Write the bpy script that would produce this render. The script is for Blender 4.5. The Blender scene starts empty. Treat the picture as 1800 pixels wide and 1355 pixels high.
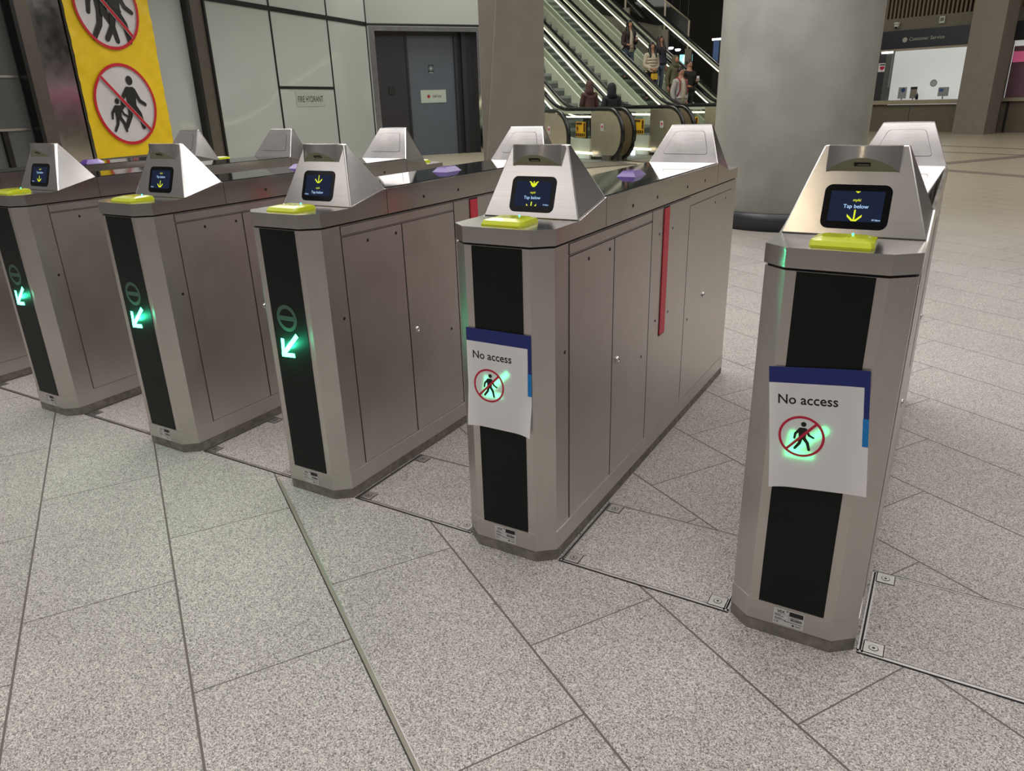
import bpy, bmesh, math, random
from mathutils import Vector, Matrix
random.seed(7)
C = bpy.context.scene.collection
PI = math.pi
R = math.radians

# ------------------------------------------------------------------ materials
MATS = {}
def new_mat(name):
    m = bpy.data.materials.new(name); m.use_nodes = True
    MATS[name] = m
    return m, m.node_tree, m.node_tree.nodes['Principled BSDF']
def N(nt, t, **kw):
    n = nt.nodes.new(t)
    for k, v in kw.items():
        if k in n.inputs: n.inputs[k].default_value = v
        else: setattr(n, k, v)
    return n
def lk(nt, a, b): nt.links.new(a, b)
def math_n(nt, op, a, b=None, c=None):
    n = nt.nodes.new('ShaderNodeMath'); n.operation = op
    for i, v in enumerate((a, b, c)):
        if v is None: continue
        if isinstance(v, (int, float)): n.inputs[i].default_value = v
        else: lk(nt, v, n.inputs[i])
    return n.outputs[0]
def ramp(nt, fac, stops):
    r = nt.nodes.new('ShaderNodeValToRGB')
    e = r.color_ramp.elements
    while len(e) < len(stops): e.new(0.5)
    for k, (p, c) in zip(e, stops):
        k.position = p; k.color = (*c, 1) if len(c) == 3 else c
    lk(nt, fac, r.inputs['Fac'])
    return r.outputs['Color']
def S(r, g, b):   # sRGB 0-255 to linear
    f = lambda c: (c/255/12.92) if c/255 <= .04045 else ((c/255+.055)/1.055)**2.4
    return (f(r), f(g), f(b))
def plain(name, col, rough=.5, metal=0., var=.06, scale=8., spec=None, coat=0.):
    m, nt, b = new_mat(name)
    g = N(nt, 'ShaderNodeNewGeometry')
    no = N(nt, 'ShaderNodeTexNoise', Scale=scale, Detail=4.)
    lk(nt, g.outputs['Position'], no.inputs['Vector'])
    c0 = tuple(max(0, c*(1-var)) for c in col); c1 = tuple(min(1, c*(1+var)) for c in col)
    lk(nt, ramp(nt, no.outputs['Fac'], [(.3, c0), (.7, c1)]), b.inputs['Base Color'])
    b.inputs['Roughness'].default_value = rough; b.inputs['Metallic'].default_value = metal
    if spec is not None: b.inputs['Specular IOR Level'].default_value = spec
    if coat: b.inputs['Coat Weight'].default_value = coat
    return m
def emit(name, col, strength, base=None):
    m, nt, b = new_mat(name)
    b.inputs['Base Color'].default_value = (*(base or col), 1)
    b.inputs['Emission Color'].default_value = (*col, 1)
    b.inputs['Emission Strength'].default_value = strength
    b.inputs['Roughness'].default_value = .4
    b.inputs['Specular IOR Level'].default_value = .1
    return m
def glass(name, tint, alpha, rough=.03):
    m, nt, b = new_mat(name)
    out = nt.nodes['Material Output']
    tr = N(nt, 'ShaderNodeBsdfTransparent', Color=(*tint, 1)); gl = N(nt, 'ShaderNodeBsdfGlossy', Roughness=rough)
    gl.inputs['Color'].default_value = (.9, .95, .92, 1)
    fr = N(nt, 'ShaderNodeLayerWeight', Blend=.5); mx = N(nt, 'ShaderNodeMixShader')
    lk(nt, math_n(nt, 'ADD', math_n(nt, 'MULTIPLY', math_n(nt, 'POWER', fr.outputs['Facing'], 4.), .5), alpha), mx.inputs[0])
    lk(nt, tr.outputs[0], mx.inputs[1]); lk(nt, gl.outputs[0], mx.inputs[2]); lk(nt, mx.outputs[0], out.inputs['Surface'])
    return m

def steel(name, col, rough, axis='z', aniso=.0, bump=.02):
    m, nt, b = new_mat(name)
    tc = N(nt, 'ShaderNodeTexCoord'); mp = N(nt, 'ShaderNodeMapping')
    mp.inputs['Scale'].default_value = {'z': (900, 900, 6), 'x': (6, 900, 900), 'y': (900, 6, 900)}[axis]
    lk(nt, tc.outputs['Object'], mp.inputs['Vector'])
    no = N(nt, 'ShaderNodeTexNoise', Scale=1., Detail=2.); lk(nt, mp.outputs[0], no.inputs['Vector'])
    n2 = N(nt, 'ShaderNodeTexNoise', Scale=7., Detail=5.); lk(nt, tc.outputs['Object'], n2.inputs['Vector'])
    mixv = math_n(nt, 'ADD', math_n(nt, 'MULTIPLY', no.outputs['Fac'], .5), math_n(nt, 'MULTIPLY', n2.outputs['Fac'], .5))
    lk(nt, ramp(nt, mixv, [(.3, tuple(c*.9 for c in col)), (.7, tuple(min(1, c*1.08) for c in col))]), b.inputs['Base Color'])
    b.inputs['Metallic'].default_value = 1.
    lk(nt, math_n(nt, 'ADD', rough-.06, math_n(nt, 'MULTIPLY', n2.outputs['Fac'], .12)), b.inputs['Roughness'])
    if aniso:
        b.inputs['Anisotropic'].default_value = aniso; cx = N(nt, 'ShaderNodeCombineXYZ'); cx.inputs[0].default_value = 1.; lk(nt, cx.outputs[0], b.inputs['Tangent'])
    bp = N(nt, 'ShaderNodeBump', Strength=bump, Distance=.001); lk(nt, no.outputs['Fac'], bp.inputs['Height']); lk(nt, bp.outputs[0], b.inputs['Normal'])
    return m
STEEL = (.585, .55, .525)
steel('steel_side', STEEL, .36, 'z', bump=.05)
steel('steel_top', (.58, .555, .54), .19, 'x', bump=.03)
steel('steel_chrome', (.75, .75, .76), .12, 'z', bump=.0)
steel('steel_visor', (.66, .63, .61), .20, 'z', bump=.02)
steel('steel_floor', (.40, .385, .37), .45, 'x')
steel('steel_newel', (.70, .63, .50), .38, 'z')
plain('seam', (.012, .011, .010), .7)
plain('black_glass', (.0055, .0075, .0068), .45, var=.1, spec=.15, coat=.10)
plain('deck_glass', (.010, .013, .012), .05, var=.1)
plain('hole', (.004, .004, .004), .8)
plain('plinth', S(118, 113, 104), .85, var=.3, scale=30)
plain('visor_under', S(128, 126, 108), .45, var=.05)
plain('reader_yellow', S(180, 190, 20), .22, var=.03, coat=.5)
plain('reader_ink', S(110, 112, 20), .5)
plain('reader_purple', S(88, 58, 138), .18, coat=.5)
plain('barrier_red', S(190, 45, 62), .45, var=.05)
plain('symbol_grey', S(62, 82, 72), .6, var=.08)
plain('sticker_white', S(196, 196, 194), .5, var=.02)
plain('ink_black', (.01, .01, .011), .5)
emit('led_green', (.10, 1., .48), 7.)
emit('led_green_hidden', (.04, 1., .34), 9.)
emit('led_dot', (.05, .9, .6), 3.)
emit('screen_navy', (.006, .012, .035), 1., base=(.003, .003, .004))
plain('bezel_black', (.0035, .0035, .004), .10, var=.05, spec=.12)
emit('screen_yellow', (.72, .80, .02), 1.0, base=(.1, .1, .01))
emit('screen_blue', (.42, .68, 1.), 1.0, base=(.1, .1, .1))

def paper_mat(name, col, trans):
    m, nt, b = new_mat(name)
    out = nt.nodes['Material Output']
    d = N(nt, 'ShaderNodeBsdfDiffuse', Color=(*col, 1)); t = N(nt, 'ShaderNodeBsdfTranslucent', Color=(*col, 1))
    no = N(nt, 'ShaderNodeTexNoise', Scale=300.); bp = N(nt, 'ShaderNodeBump', Strength=.05, Distance=.001)
    lk(nt, no.outputs['Fac'], bp.inputs['Height']); lk(nt, bp.outputs[0], d.inputs['Normal'])
    mx = N(nt, 'ShaderNodeMixShader', Fac=trans); lk(nt, d.outputs[0], mx.inputs[1]); lk(nt, t.outputs[0], mx.inputs[2]); lk(nt, mx.outputs[0], out.inputs['Surface'])
paper_mat('paper_white', S(238, 236, 238), .20)
plain('paper_navy', S(24, 36, 108), .6, var=.02)
plain('paper_cyan', S(0, 120, 190), .6, var=.02)
plain('paper_red', S(185, 25, 60), .6, var=.02)
plain('paper_black', S(14, 14, 14), .6)

# floor: granite pavers laid on a grid turned 32 degrees, staggered by a third
def granite(name, joints):
    m, nt, b = new_mat(name)
    g = N(nt, 'ShaderNodeNewGeometry'); sp = N(nt, 'ShaderNodeSeparateXYZ'); lk(nt, g.outputs['Position'], sp.inputs[0])
    X, Y = sp.outputs[0], sp.outputs[1]
    vo = N(nt, 'ShaderNodeTexVoronoi', Scale=400.); lk(nt, g.outputs['Position'], vo.inputs['Vector'])
    sepc = N(nt, 'ShaderNodeSeparateColor'); lk(nt, vo.outputs['Color'], sepc.inputs[0])
    speck = ramp(nt, sepc.outputs[0], [(0., S(92, 90, 90)), (.16, S(126, 122, 120)), (.34, S(164, 158, 153)), (.7, S(190, 184, 179)), (.9, S(214, 208, 202)), (1., S(224, 218, 211))])
    n2 = N(nt, 'ShaderNodeTexNoise', Scale=1.3, Detail=6.); lk(nt, g.outputs['Position'], n2.inputs['Vector'])
    stain = ramp(nt, n2.outputs['Fac'], [(.3, (.76, .755, .755)), (.6, (.90, .895, .89))])
    mu = N(nt, 'ShaderNodeMix', data_type='RGBA', blend_type='MULTIPLY'); mu.inputs[0].default_value = 1
    lk(nt, speck, mu.inputs[6]); lk(nt, stain, mu.inputs[7])
    col = mu.outputs[2]
    rough = .5
    if joints:
        ca, sa = math.cos(R(-32)), math.sin(R(-32))
        A = math_n(nt, 'ADD', math_n(nt, 'MULTIPLY', X, ca), math_n(nt, 'MULTIPLY', Y, sa))
        B = math_n(nt, 'ADD', math_n(nt, 'MULTIPLY', X, -sa), math_n(nt, 'MULTIPLY', Y, ca))
        bb = math_n(nt, 'DIVIDE', math_n(nt, 'SUBTRACT', B, .2016), .3935)
        row = math_n(nt, 'FLOOR', bb)
        fb = math_n(nt, 'FRACT', bb)
        db = math_n(nt, 'MULTIPLY', math_n(nt, 'MINIMUM', fb, math_n(nt, 'SUBTRACT', 1., fb)), .3935)
        off = math_n(nt, 'ADD', math_n(nt, 'MULTIPLY', row, .2567), .2567-.21)
        aa = math_n(nt, 'DIVIDE', math_n(nt, 'ADD', A, off), .77)
        fa = math_n(nt, 'FRACT', aa)
        da = math_n(nt, 'MULTIPLY', math_n(nt, 'MINIMUM', fa, math_n(nt, 'SUBTRACT', 1., fa)), .77)
        isl = math_n(nt, 'MAXIMUM', math_n(nt, 'LESS_THAN', db, .0030), math_n(nt, 'LESS_THAN', da, .0020))
        # each paver a slightly different tone
        wn = N(nt, 'ShaderNodeTexWhiteNoise'); wn.noise_dimensions = '2D'
        cb = N(nt, 'ShaderNodeCombineXYZ'); lk(nt, row, cb.inputs[0]); lk(nt, math_n(nt, 'FLOOR', aa), cb.inputs[1]); lk(nt, cb.outputs[0], wn.inputs['Vector'])
        tone = ramp(nt, wn.outputs['Value'], [(0., (.93, .93, .92)), (1., (1, 1, 1))])
        m2 = N(nt, 'ShaderNodeMix', data_type='RGBA', blend_type='MULTIPLY'); m2.inputs[0].default_value = 1
        lk(nt, col, m2.inputs[6]); lk(nt, tone, m2.inputs[7])
        # warm light of the far hall put into the floor colour, smoother too
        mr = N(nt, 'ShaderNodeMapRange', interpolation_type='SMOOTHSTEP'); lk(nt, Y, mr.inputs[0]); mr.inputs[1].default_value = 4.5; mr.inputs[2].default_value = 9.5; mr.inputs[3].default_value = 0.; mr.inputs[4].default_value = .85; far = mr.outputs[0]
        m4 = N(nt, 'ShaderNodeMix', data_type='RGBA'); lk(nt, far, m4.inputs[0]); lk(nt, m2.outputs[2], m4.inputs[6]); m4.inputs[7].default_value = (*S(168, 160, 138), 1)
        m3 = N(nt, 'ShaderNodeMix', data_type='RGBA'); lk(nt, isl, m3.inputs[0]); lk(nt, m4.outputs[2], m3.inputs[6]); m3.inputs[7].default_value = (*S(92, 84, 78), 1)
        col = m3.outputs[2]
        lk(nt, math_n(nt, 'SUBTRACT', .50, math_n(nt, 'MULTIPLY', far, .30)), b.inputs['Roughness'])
    else:
        b.inputs['Roughness'].default_value = .5
    lk(nt, col, b.inputs['Base Color'])
    b.inputs['Specular IOR Level'].default_value = .35
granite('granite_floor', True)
granite('granite_hatch', False)

plain('wall_glass', S(172, 177, 173), .12, var=.02, scale=1., coat=.3)
plain('wall_glass_dark', S(92, 94, 92), .12, var=.1, scale=1.)
plain('mullion', S(22, 21, 21), .35)
plain('mullion_brown', S(112, 105, 98), .32, metal=.6)
plain('banner_yellow', S(232, 196, 20), .45, var=.05, scale=5)
plain('banner_white', S(208, 205, 206), .45, var=.02)
plain('banner_red', S(190, 22, 42), .45, var=.02)
plain('door_dark', S(44, 42, 48), .4, var=.05)
plain('door_grey', S(84, 90, 100), .4, var=.04, scale=3)
plain('sign_silver', S(172, 182, 172), .35, var=.03)
plain('hydrant_plate', S(160, 168, 160), .3, var=.02)
plain('text_dark', S(40, 40, 40), .5)
plain('text_red', S(150, 30, 34), .5)
plain('text_teal', S(150, 176, 172), .5)
plain('pillar_stone', S(120, 114, 106), .75, var=.07, scale=4)
plain('column_concrete', S(182, 183, 178), .7, var=.13, scale=2.6)
plain('skirting_black', S(38, 40, 44), .35)
plain('rail_black', (.008, .008, .009), .22)
plain('step_dark', S(84, 91, 86), .5, var=.1, scale=20)
plain('step_riser', S(136, 144, 137), .5, var=.1, scale=20)
plain('deck_green', S(184, 190, 170), .35, var=.06, scale=1.5)
plain('landing_steel', S(120, 116, 104), .4, metal=.5)
emit('strip_yellow', (1., .95, .62), 1.5)
emit('strip_white', (1., .93, .74), 1.35)
emit('lamp_blue', (.8, .9, 1.), 5.)
glass('esc_glass', (.93, .965, .945), .03)
glass('rail_glass', (.72, .78, .76), .05)
plain('warn_yellow', S(216, 168, 20), .5, var=.05)
plain('warn_ink', S(70, 40, 20), .5)
plain('cs_brown', S(96, 88, 74), .5, var=.08)
plain('cs_band', S(104, 98, 84), .6)
plain('cs_slat', S(112, 102, 84), .6)
plain('cs_navy', S(22, 26, 42), .35)
plain('cs_text', S(170, 168, 158), .5)
emit('cs_white_glow', (.84, .85, .82), .42, base=(.5, .5, .48))  # surfaces glow by themselves, standing in for the lighting behind the counter
emit('cs_tube', (1., 1., .98), 3.)
plain('cs_ledge', S(150, 142, 124), .4)
plain('shop_glass', S(120, 92, 106), .15)
emit('shop_pink', (.6, .12, .24), .35)
plain('dark_hall', S(30, 27, 24), .8)
plain('joint_strip', S(128, 122, 108), .5)
plain('stone_band', S(104, 97, 86), .4)
plain('beige_wall', S(112, 104, 94), .7)
emit('exit_cyan', (.30, .85, .80), 1.1)
emit('exit_white', (.9, 1., 1.), 1.4)
# people
plain('skin', S(168, 120, 98), .6, var=.04)
plain('hair_black', S(16, 14, 16), .45)
plain('hair_brown', S(44, 30, 26), .5)
for k, c in dict(cloth_brown=(46, 34, 30), cloth_cream=(178, 168, 148), cloth_navy=(40, 42, 56), cloth_olive=(88, 84, 62), cloth_grey=(158, 154, 152), cloth_black=(16, 16, 17),
                 cloth_denim=(76, 92, 108), cloth_maroon=(72, 46, 42), cloth_ink=(14, 18, 24), strap_red=(140, 50, 46), phone_white=(225, 225, 225), bag_yellow=(200, 160, 40), poster_blue=(70, 100, 150), poster_grey=(150, 150, 150), poster_pale=(190, 194, 196)).items():
    plain(k, S(*c), .8, var=.08, scale=30)

# ------------------------------------------------------------------ mesh building
class MB:
    def __init__(s): s.v = []; s.f = []; s.mi = []; s.m = []; s.sm = []
    def mat(s, name):
        if name not in s.m: s.m.append(name)
        return s.m.index(name)
    def poly(s, pts, m, smooth=False):
        b = len(s.v); s.v += [tuple(p) for p in pts]; s.f.append(tuple(range(b, b+len(pts)))); s.mi.append(s.mat(m)); s.sm.append(smooth)
    def mesh(s, vs, fs, m, smooth=False):
        b = len(s.v); s.v += [tuple(p) for p in vs]
        k = s.mat(m)
        for f in fs: s.f.append(tuple(b+i for i in f)); s.mi.append(k); s.sm.append(smooth)
    def loft(s, rings, m, cap=True, smooth=False, closed=True):
        n = len(rings[0]); vs = [p for r in rings for p in r]; fs = []
        for i in range(len(rings)-1):
            for j in range(n if closed else n-1):
                fs.append((i*n+j, i*n+(j+1) % n, (i+1)*n+(j+1) % n, (i+1)*n+j))
        if cap and closed:
            fs.append(tuple(reversed(range(n)))); fs.append(tuple((len(rings)-1)*n+j for j in range(n)))
        s.mesh(vs, fs, m, smooth)
    def prism(s, pts, z0, z1, m): s.loft([[(x, y, z0) for x, y in pts], [(x, y, z1) for x, y in pts]], m)
    def box(s, x0, x1, y0, y1, z0, z1, m): s.prism([(x0, y0), (x1, y0), (x1, y1), (x0, y1)], z0, z1, m)
    def obox(s, o, ux, uy, uz, m):   # oriented box, corner o and three edge vectors
        o, ux, uy, uz = map(Vector, (o, ux, uy, uz))
        s.loft([[o, o+ux, o+ux+uy, o+uy], [o+uz, o+ux+uz, o+ux+uy+uz, o+uy+uz]], m)
    def tube(s, path, r, m, n=10, sx=1., cap=True):
        path = [Vector(p) for p in path]; rings = []
        for i, p in enumerate(path):
            d = (path[min(i+1, len(path)-1)] - path[max(i-1, 0)]).normalized()
            up = Vector((0, 0, 1)) if abs(d.z) < .95 else Vector((1, 0, 0))
            a = d.cross(up).normalized(); b = a.cross(d)
            rr = r[i] if isinstance(r, (list, tuple)) else r
            rings.append([p + a*math.cos(2*PI*k/n)*rr*sx + b*math.sin(2*PI*k/n)*rr for k in range(n)])
        s.loft(rings, m, cap=cap, smooth=True)
    def lathe(s, prof, m, n=24, c=(0, 0, 0), smooth=True, cap=True):
        s.loft([[(c[0]+r*math.cos(2*PI*k/n), c[1]+r*math.sin(2*PI*k/n), c[2]+z) for k in range(n)] for r, z in prof], m, smooth=smooth, cap=cap)
    def ball(s, c, r, m, n=12, sc=(1, 1, 1)):
        rings = []
        for i in range(1, n//2+1):
            t = PI*(i-.5)/(n//2+0)
            rings.append([(c[0]+sc[0]*r*math.sin(t)*math.cos(2*PI*k/n), c[1]+sc[1]*r*math.sin(t)*math.sin(2*PI*k/n), c[2]-sc[2]*r*math.cos(t)) for k in range(n)])
        s.loft(rings, m, smooth=True)
    def build(s, name, parent=None, label=None):
        me = bpy.data.meshes.new(name); me.from_pydata(s.v, [], s.f)
        for k in s.m: me.materials.append(MATS[k])
        for p, k, q in zip(me.polygons, s.mi, s.sm): p.material_index = k; p.use_smooth = q
        bm = bmesh.new(); bm.from_mesh(me); bmesh.ops.recalc_face_normals(bm, faces=bm.faces[:]); bm.to_mesh(me); bm.free()
        me.update()
        o = bpy.data.objects.new(name, me); C.objects.link(o)
        if parent is not None: o.parent = parent
        if label: o['label'] = label
        return o

def thing(name, label, cat, loc=(0, 0, 0), rz=0, group=None):
    o = bpy.data.objects.new(name, None); C.objects.link(o); o.location = loc; o.rotation_euler = (0, 0, rz); o.empty_display_size = .1
    return tag(o, label, cat, group)
def tag(o, label, cat, group=None):
    o['label'] = label; o['category'] = cat
    if group: o['group'] = group
    return o
def struct(o): o['kind'] = 'structure'; return o
def copy_obj(o, parent, mat=None):
    c = o.copy(); C.objects.link(c); c.parent = parent
    if mat is not None: c.matrix_local = mat @ o.matrix_local
    for ch in list(o.children): copy_obj(ch, c)
    return c

# flat graphics: a frame (origin, u axis, v axis, normal); shapes laid a hair above each other
_tx = {}
def text_geo(txt, bold=0., spacing=1., align='CENTER'):
    k = (txt, bold, spacing, align)
    if k in _tx: return _tx[k]
    cu = bpy.data.curves.new('t', 'FONT'); cu.body = txt; cu.size = 1.; cu.align_x = align; cu.offset = bold; cu.space_character = spacing; cu.resolution_u = 3
    ob = bpy.data.objects.new('t', cu); C.objects.link(ob)
    dg = bpy.context.evaluated_depsgraph_get(); me = bpy.data.meshes.new_from_object(ob.evaluated_get(dg))
    r = ([(v.co.x, v.co.y) for v in me.vertices], [tuple(p.vertices) for p in me.polygons])
    bpy.data.objects.remove(ob); bpy.data.curves.remove(cu); bpy.data.meshes.remove(me)
    _tx[k] = r
    return r
class Flat:
    def __init__(s, mb, o, ux, uy, n=None, eps=.0004, warp=None):
        s.mb = mb; s.o = Vector(o); s.ux = Vector(ux).normalized(); s.uy = Vector(uy).normalized()
        s.n = Vector(n).normalized() if n else s.ux.cross(s.uy).normalized(); s.eps = eps; s.warp = warp
    def p(s, u, v, l): return s.o + s.ux*u + s.uy*v + s.n*(l*s.eps + (s.warp(u, v) if s.warp else 0))
    def poly(s, pts, m, l=1): s.mb.poly([s.p(u, v, l) for u, v in pts], m)
    def rect(s, u0, u1, v0, v1, m, l=1, nu=1, nv=1):
        vs = [s.p(u0+(u1-u0)*i/nu, v0+(v1-v0)*j/nv, l) for j in range(nv+1) for i in range(nu+1)]
        s.mb.mesh(vs, [(j*(nu+1)+i, j*(nu+1)+i+1, (j+1)*(nu+1)+i+1, (j+1)*(nu+1)+i) for j in range(nv) for i in range(nu)], m, s.warp is not None)
    def rrect(s, u0, u1, v0, v1, r, m, l=1, n=5):
        pts = []
        for cx, cy, a0 in ((u1-r, v1-r, 0), (u0+r, v1-r, 90), (u0+r, v0+r, 180), (u1-r, v0+r, 270)):
            pts += [(cx+r*math.cos(R(a0+90*i/n)), cy+r*math.sin(R(a0+90*i/n))) for i in range(n+1)]
        s.poly(pts, m, l)
    def disc(s, cu, cv, r, m, l=1, n=24, ry=None): s.poly([(cu+r*math.cos(2*PI*i/n), cv+(ry or r)*math.sin(2*PI*i/n)) for i in range(n)], m, l)
    def ring(s, cu, cv, r0, r1, m, l=1, n=40):
        for i in range(n):
            a, b = 2*PI*i/n, 2*PI*(i+1)/n
            s.poly([(cu+r*math.cos(t), cv+r*math.sin(t)) for r, t in ((r0, a), (r1, a), (r1, b), (r0, b))], m, l)
    def limb(s, a, b, w0, w1, m, l=1, n=6):
        a = Vector(a); b = Vector(b); d = (b-a).normalized(); t0 = math.atan2(d.y, d.x)
        pts = [(b.x+w1*math.cos(t0-PI/2+PI*i/n), b.y+w1*math.sin(t0-PI/2+PI*i/n)) for i in range(n+1)]
        pts += [(a.x+w0*math.cos(t0+PI/2+PI*i/n), a.y+w0*math.sin(t0+PI/2+PI*i/n)) for i in range(n+1)]
        s.poly(pts, m, l)
    def bar(s, a, b, w, m, l=1):
        a = Vector(a); b = Vector(b); d = (b-a).normalized(); q = Vector((-d.y, d.x))*w
        s.poly([a-q, b-q, b+q, a+q], m, l)
    def text(s, txt, u, v, h, m, l=1, bold=0., spacing=1., align='CENTER', slant=0., wide=1.):
        vs, fs = text_geo(txt, bold, spacing, align); k = h/.70
        s.mb.mesh([s.p(u+(x+slant*y)*k*wide, v+y*k, l) for x, y in vs], fs, m)
    def walker(s, cu, cv, h, m, l=1, flip=1, layer_step=.0):   # walking figure, h tall, centred on (cu, cv)
        P = lambda x, y: (cu+flip*x*h, cv+y*h)
        s.disc(*P(.06, .42), .085*h, m, l)
        s.poly([P(-.06, .30), P(.12, .30), P(.17, .24), P(.12, -.06), P(-.09, -.06), P(-.10, .12)], m, l+.1)
        s.limb(P(-.04, .26), P(-.20, .08), .048*h, .042*h, m, l+.2); s.limb(P(-.20, .08), P(-.23, -.08), .042*h, .036*h, m, l+.3)
        s.limb(P(.13, .24), P(.23, .04), .042*h, .04*h, m, l+.2); s.limb(P(.23, .04), P(.36, -.03), .04*h, .034*h, m, l+.3)
        s.limb(P(.06, -.06), P(.17, -.22), .062*h, .054*h, m, l+.2); s.limb(P(.17, -.22), P(.22, -.46), .052*h, .044*h, m, l+.3)
        s.limb(P(-.03, -.06), P(-.07, -.24), .062*h, .052*h, m, l+.2); s.limb(P(-.07, -.24), P(-.22, -.44), .052*h, .044*h, m, l+.3)

# ------------------------------------------------------------------ ticket gates
W, A_, CH, Hb, Hd, K1, K0, YH, YT, ZT, WT, YR, L = .1529, .1016, .0401, .9568, 1.042, .0962, .0366, .1834, .2519, 1.1934, .0876, .3653, 1.9024
YT2 = YT+.014
GX = [-4.145, -3.3131, -2.4734, -1.6483, -.8332, 0.0]
def octo(g=0.):
    w, a = W+g, A_+g*.6
    return [(-w, CH), (-a, -g), (a, -g), (w, CH), (w, L-CH), (a, L+g), (-a, L+g), (-w, L-CH)]
ROT = Matrix.Translation((0, L, 0)) @ Matrix.Rotation(PI, 4, 'Z')
HOOD_T = Vector((0, YT-YH, ZT-1.)).normalized()
HOOD_N = Vector((0, -HOOD_T.z, HOOD_T.y))
BACK_T = Vector((0, YT2-YR, ZT-Hd)).normalized()
BACK_N = Vector((0, BACK_T.z, -BACK_T.y))
if BACK_N.z < 0: BACK_N = -BACK_N

def gate_body(root):
    mb = MB(); mb.prism(octo(.001), 0, K0+.004, 'plinth')
    n = 40
    mb.build('plinth', root, 'rough dark grey mortar plinth')
    mb = MB(); mb.prism(octo(.0022), K0, K1, 'steel_side'); mb.build('kick_plate', root)
    mb = MB(); mb.prism(octo(0), K1, Hb-.006, 'steel_side'); mb.prism(octo(-.006), Hb-.007, Hb+.002, 'seam'); mb.prism(octo(-.0005), K1-.002, K1+.0015, 'seam'); mb.build('body', root)
    # cap: low plateau at each end, raised deck between
    mb = MB(); w, a = W+.003, A_+.002
    prof = [(-.003, a, 1.), (CH, w, 1.), (YH, w, 1.), (YR, w, Hd), (L-YR, w, Hd), (L-YH, w, 1.), (L-CH, w, 1.), (L+.003, a, 1.)]
    vs = []; fs = []
    for y, x, z in prof: vs += [(-x, y, Hb), (x, y, Hb), (x, y, z), (-x, y, z)]
    k = len(prof)
    for i in range(k-1):
        b = i*4
        for p, q in ((0, 1), (1, 2), (2, 3), (3, 0)): fs.append((b+p, b+q, b+4+q, b+4+p))
    fs += [(0, 1, 2, 3), ((k-1)*4+3, (k-1)*4+2, (k-1)*4+1, (k-1)*4)]
    mb.mesh(vs, fs, 'steel_top')
    for sx in (-1, 1):        # seams and screw holes in the cap's long sides
        fl = Flat(mb, (sx*(W+.003), 0, 0), (0, sx, 0), (0, 0, 1), eps=.0005)
        for y in (YR, L-YR): fl.rect(*sorted((sx*(y-.0008), sx*(y+.0008))), Hb, Hd, 'seam')
        for y in (.575, .80, 1.127, 1.354): fl.disc(sx*(y if sx > 0 else L-y), .991, .0058, 'hole', n=12)
    mb.build('top_cap', root)
    mb = MB(); mb.box(-W+.006, W-.006, YR+.006, L-YR-.006, Hd-.002, Hd+.003, 'deck_glass'); mb.build('deck', root, 'glossy black deck')
    mb = MB(); x, y, h = .036, .055, .022
    mb.loft([[(-x, L/2-y, Hd+.003), (x, L/2-y, Hd+.003), (x, L/2+y, Hd+.003), (-x, L/2+y, Hd+.003)], [(-x*.55, L/2-y*.62, Hd+h), (x*.55, L/2-y*.62, Hd+h), (x*.55, L/2+y*.62, Hd+h), (-x*.55, L/2+y*.62, Hd+h)]], 'reader_purple')
    mb.build('deck_indicator', root, 'purple wedge on the deck')

def gate_side(root):
    parts = []
    X = W
    def panel(y0, y1, z0, z1, holes=(), name='access_panel'):
        mb = MB()
        mb.box(X-.002, X+.0007, y0-.0022, y1+.0022, z0-.0022, z1+.0022, 'seam')
        mb.box(X-.002, X+.0022, y0, y1, z0, z1, 'steel_side')
        fl = Flat(mb, (X+.0022, 0, 0), (0, 1, 0), (0, 0, 1), eps=.0005)
        for y, z in holes: fl.disc(y, z, .0058, 'hole', n=12)
        o = mb.build(name, root); parts.append(o); return o
    def lock(p, y, z):
        mb = MB()
        ax = Matrix.Translation((X+.002, y, z)) @ Matrix.Rotation(PI/2, 4, 'Y')
        m2 = MB(); m2.lathe([(.012, 0), (.012, .003), (.009, .006), (.006, .0065), (.006, .003), (.0001, .003)], 'steel_chrome', 16)
        m2.v = [tuple(ax @ Vector(v)) for v in m2.v]
        fl = Flat(m2, (X+.006, y, z), (0, 1, 0), (0, 0, 1)); fl.rect(-.001, .001, -.005, .005, 'hole')
        m2.build('lock', p)
    panel(.121, .1235, .103, Hb-.01, name='seam_strip') if False else None
    panel(.125, .759, .919, Hb-.010, name='upper_panel')
    panel(.125, .431, .104, .912, [(.248, .885), (.399, .885)])
    lock(panel(.437, .759, .104, .912, [(.70, .45)]), .478, .509)
    lock(panel(1.180, 1.786, .104, .912, [(1.527, .885), (1.689, .885), (1.223, .449)]), 1.433, .506)
    mb = MB()
    mb.box(X-.002, X+.0007, .7625, 1.1765, .1015, Hb-.008, 'seam'); mb.box(X-.002, X+.0022, .765, 1.174, .104, Hb-.010, 'steel_side')
    fl = Flat(mb, (X+.0022, 0, 0), (0, 1, 0), (0, 0, 1), eps=.0005)
    for y, z in ((.838, .86), (.979, .86), (.831, .547), (.969, .547)): fl.disc(y, z, .0055, 'hole', n=12)
    fl.rect(.872, .935, .474, .947, 'seam')
    parts.append(mb.build('barrier_panel', root))
    mb = MB(); mb.box(X, X+.006, .877, .930, .480, .942, 'barrier_red'); parts.append(mb.build('barrier_edge', root, 'red edge of the retracted barrier'))
    mb = MB(); fl = Flat(mb, (X, 0, 0), (0, 1, 0), (0, 0, 1), eps=.0005); fl.disc(.098, .65, .0058, 'hole', n=12); fl.disc(.098, .65, .0068, 'steel_side', .5, n=12)
    parts.append(mb.build('screw_hole', root))
    for p in parts: copy_obj(p, root, ROT)

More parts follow.
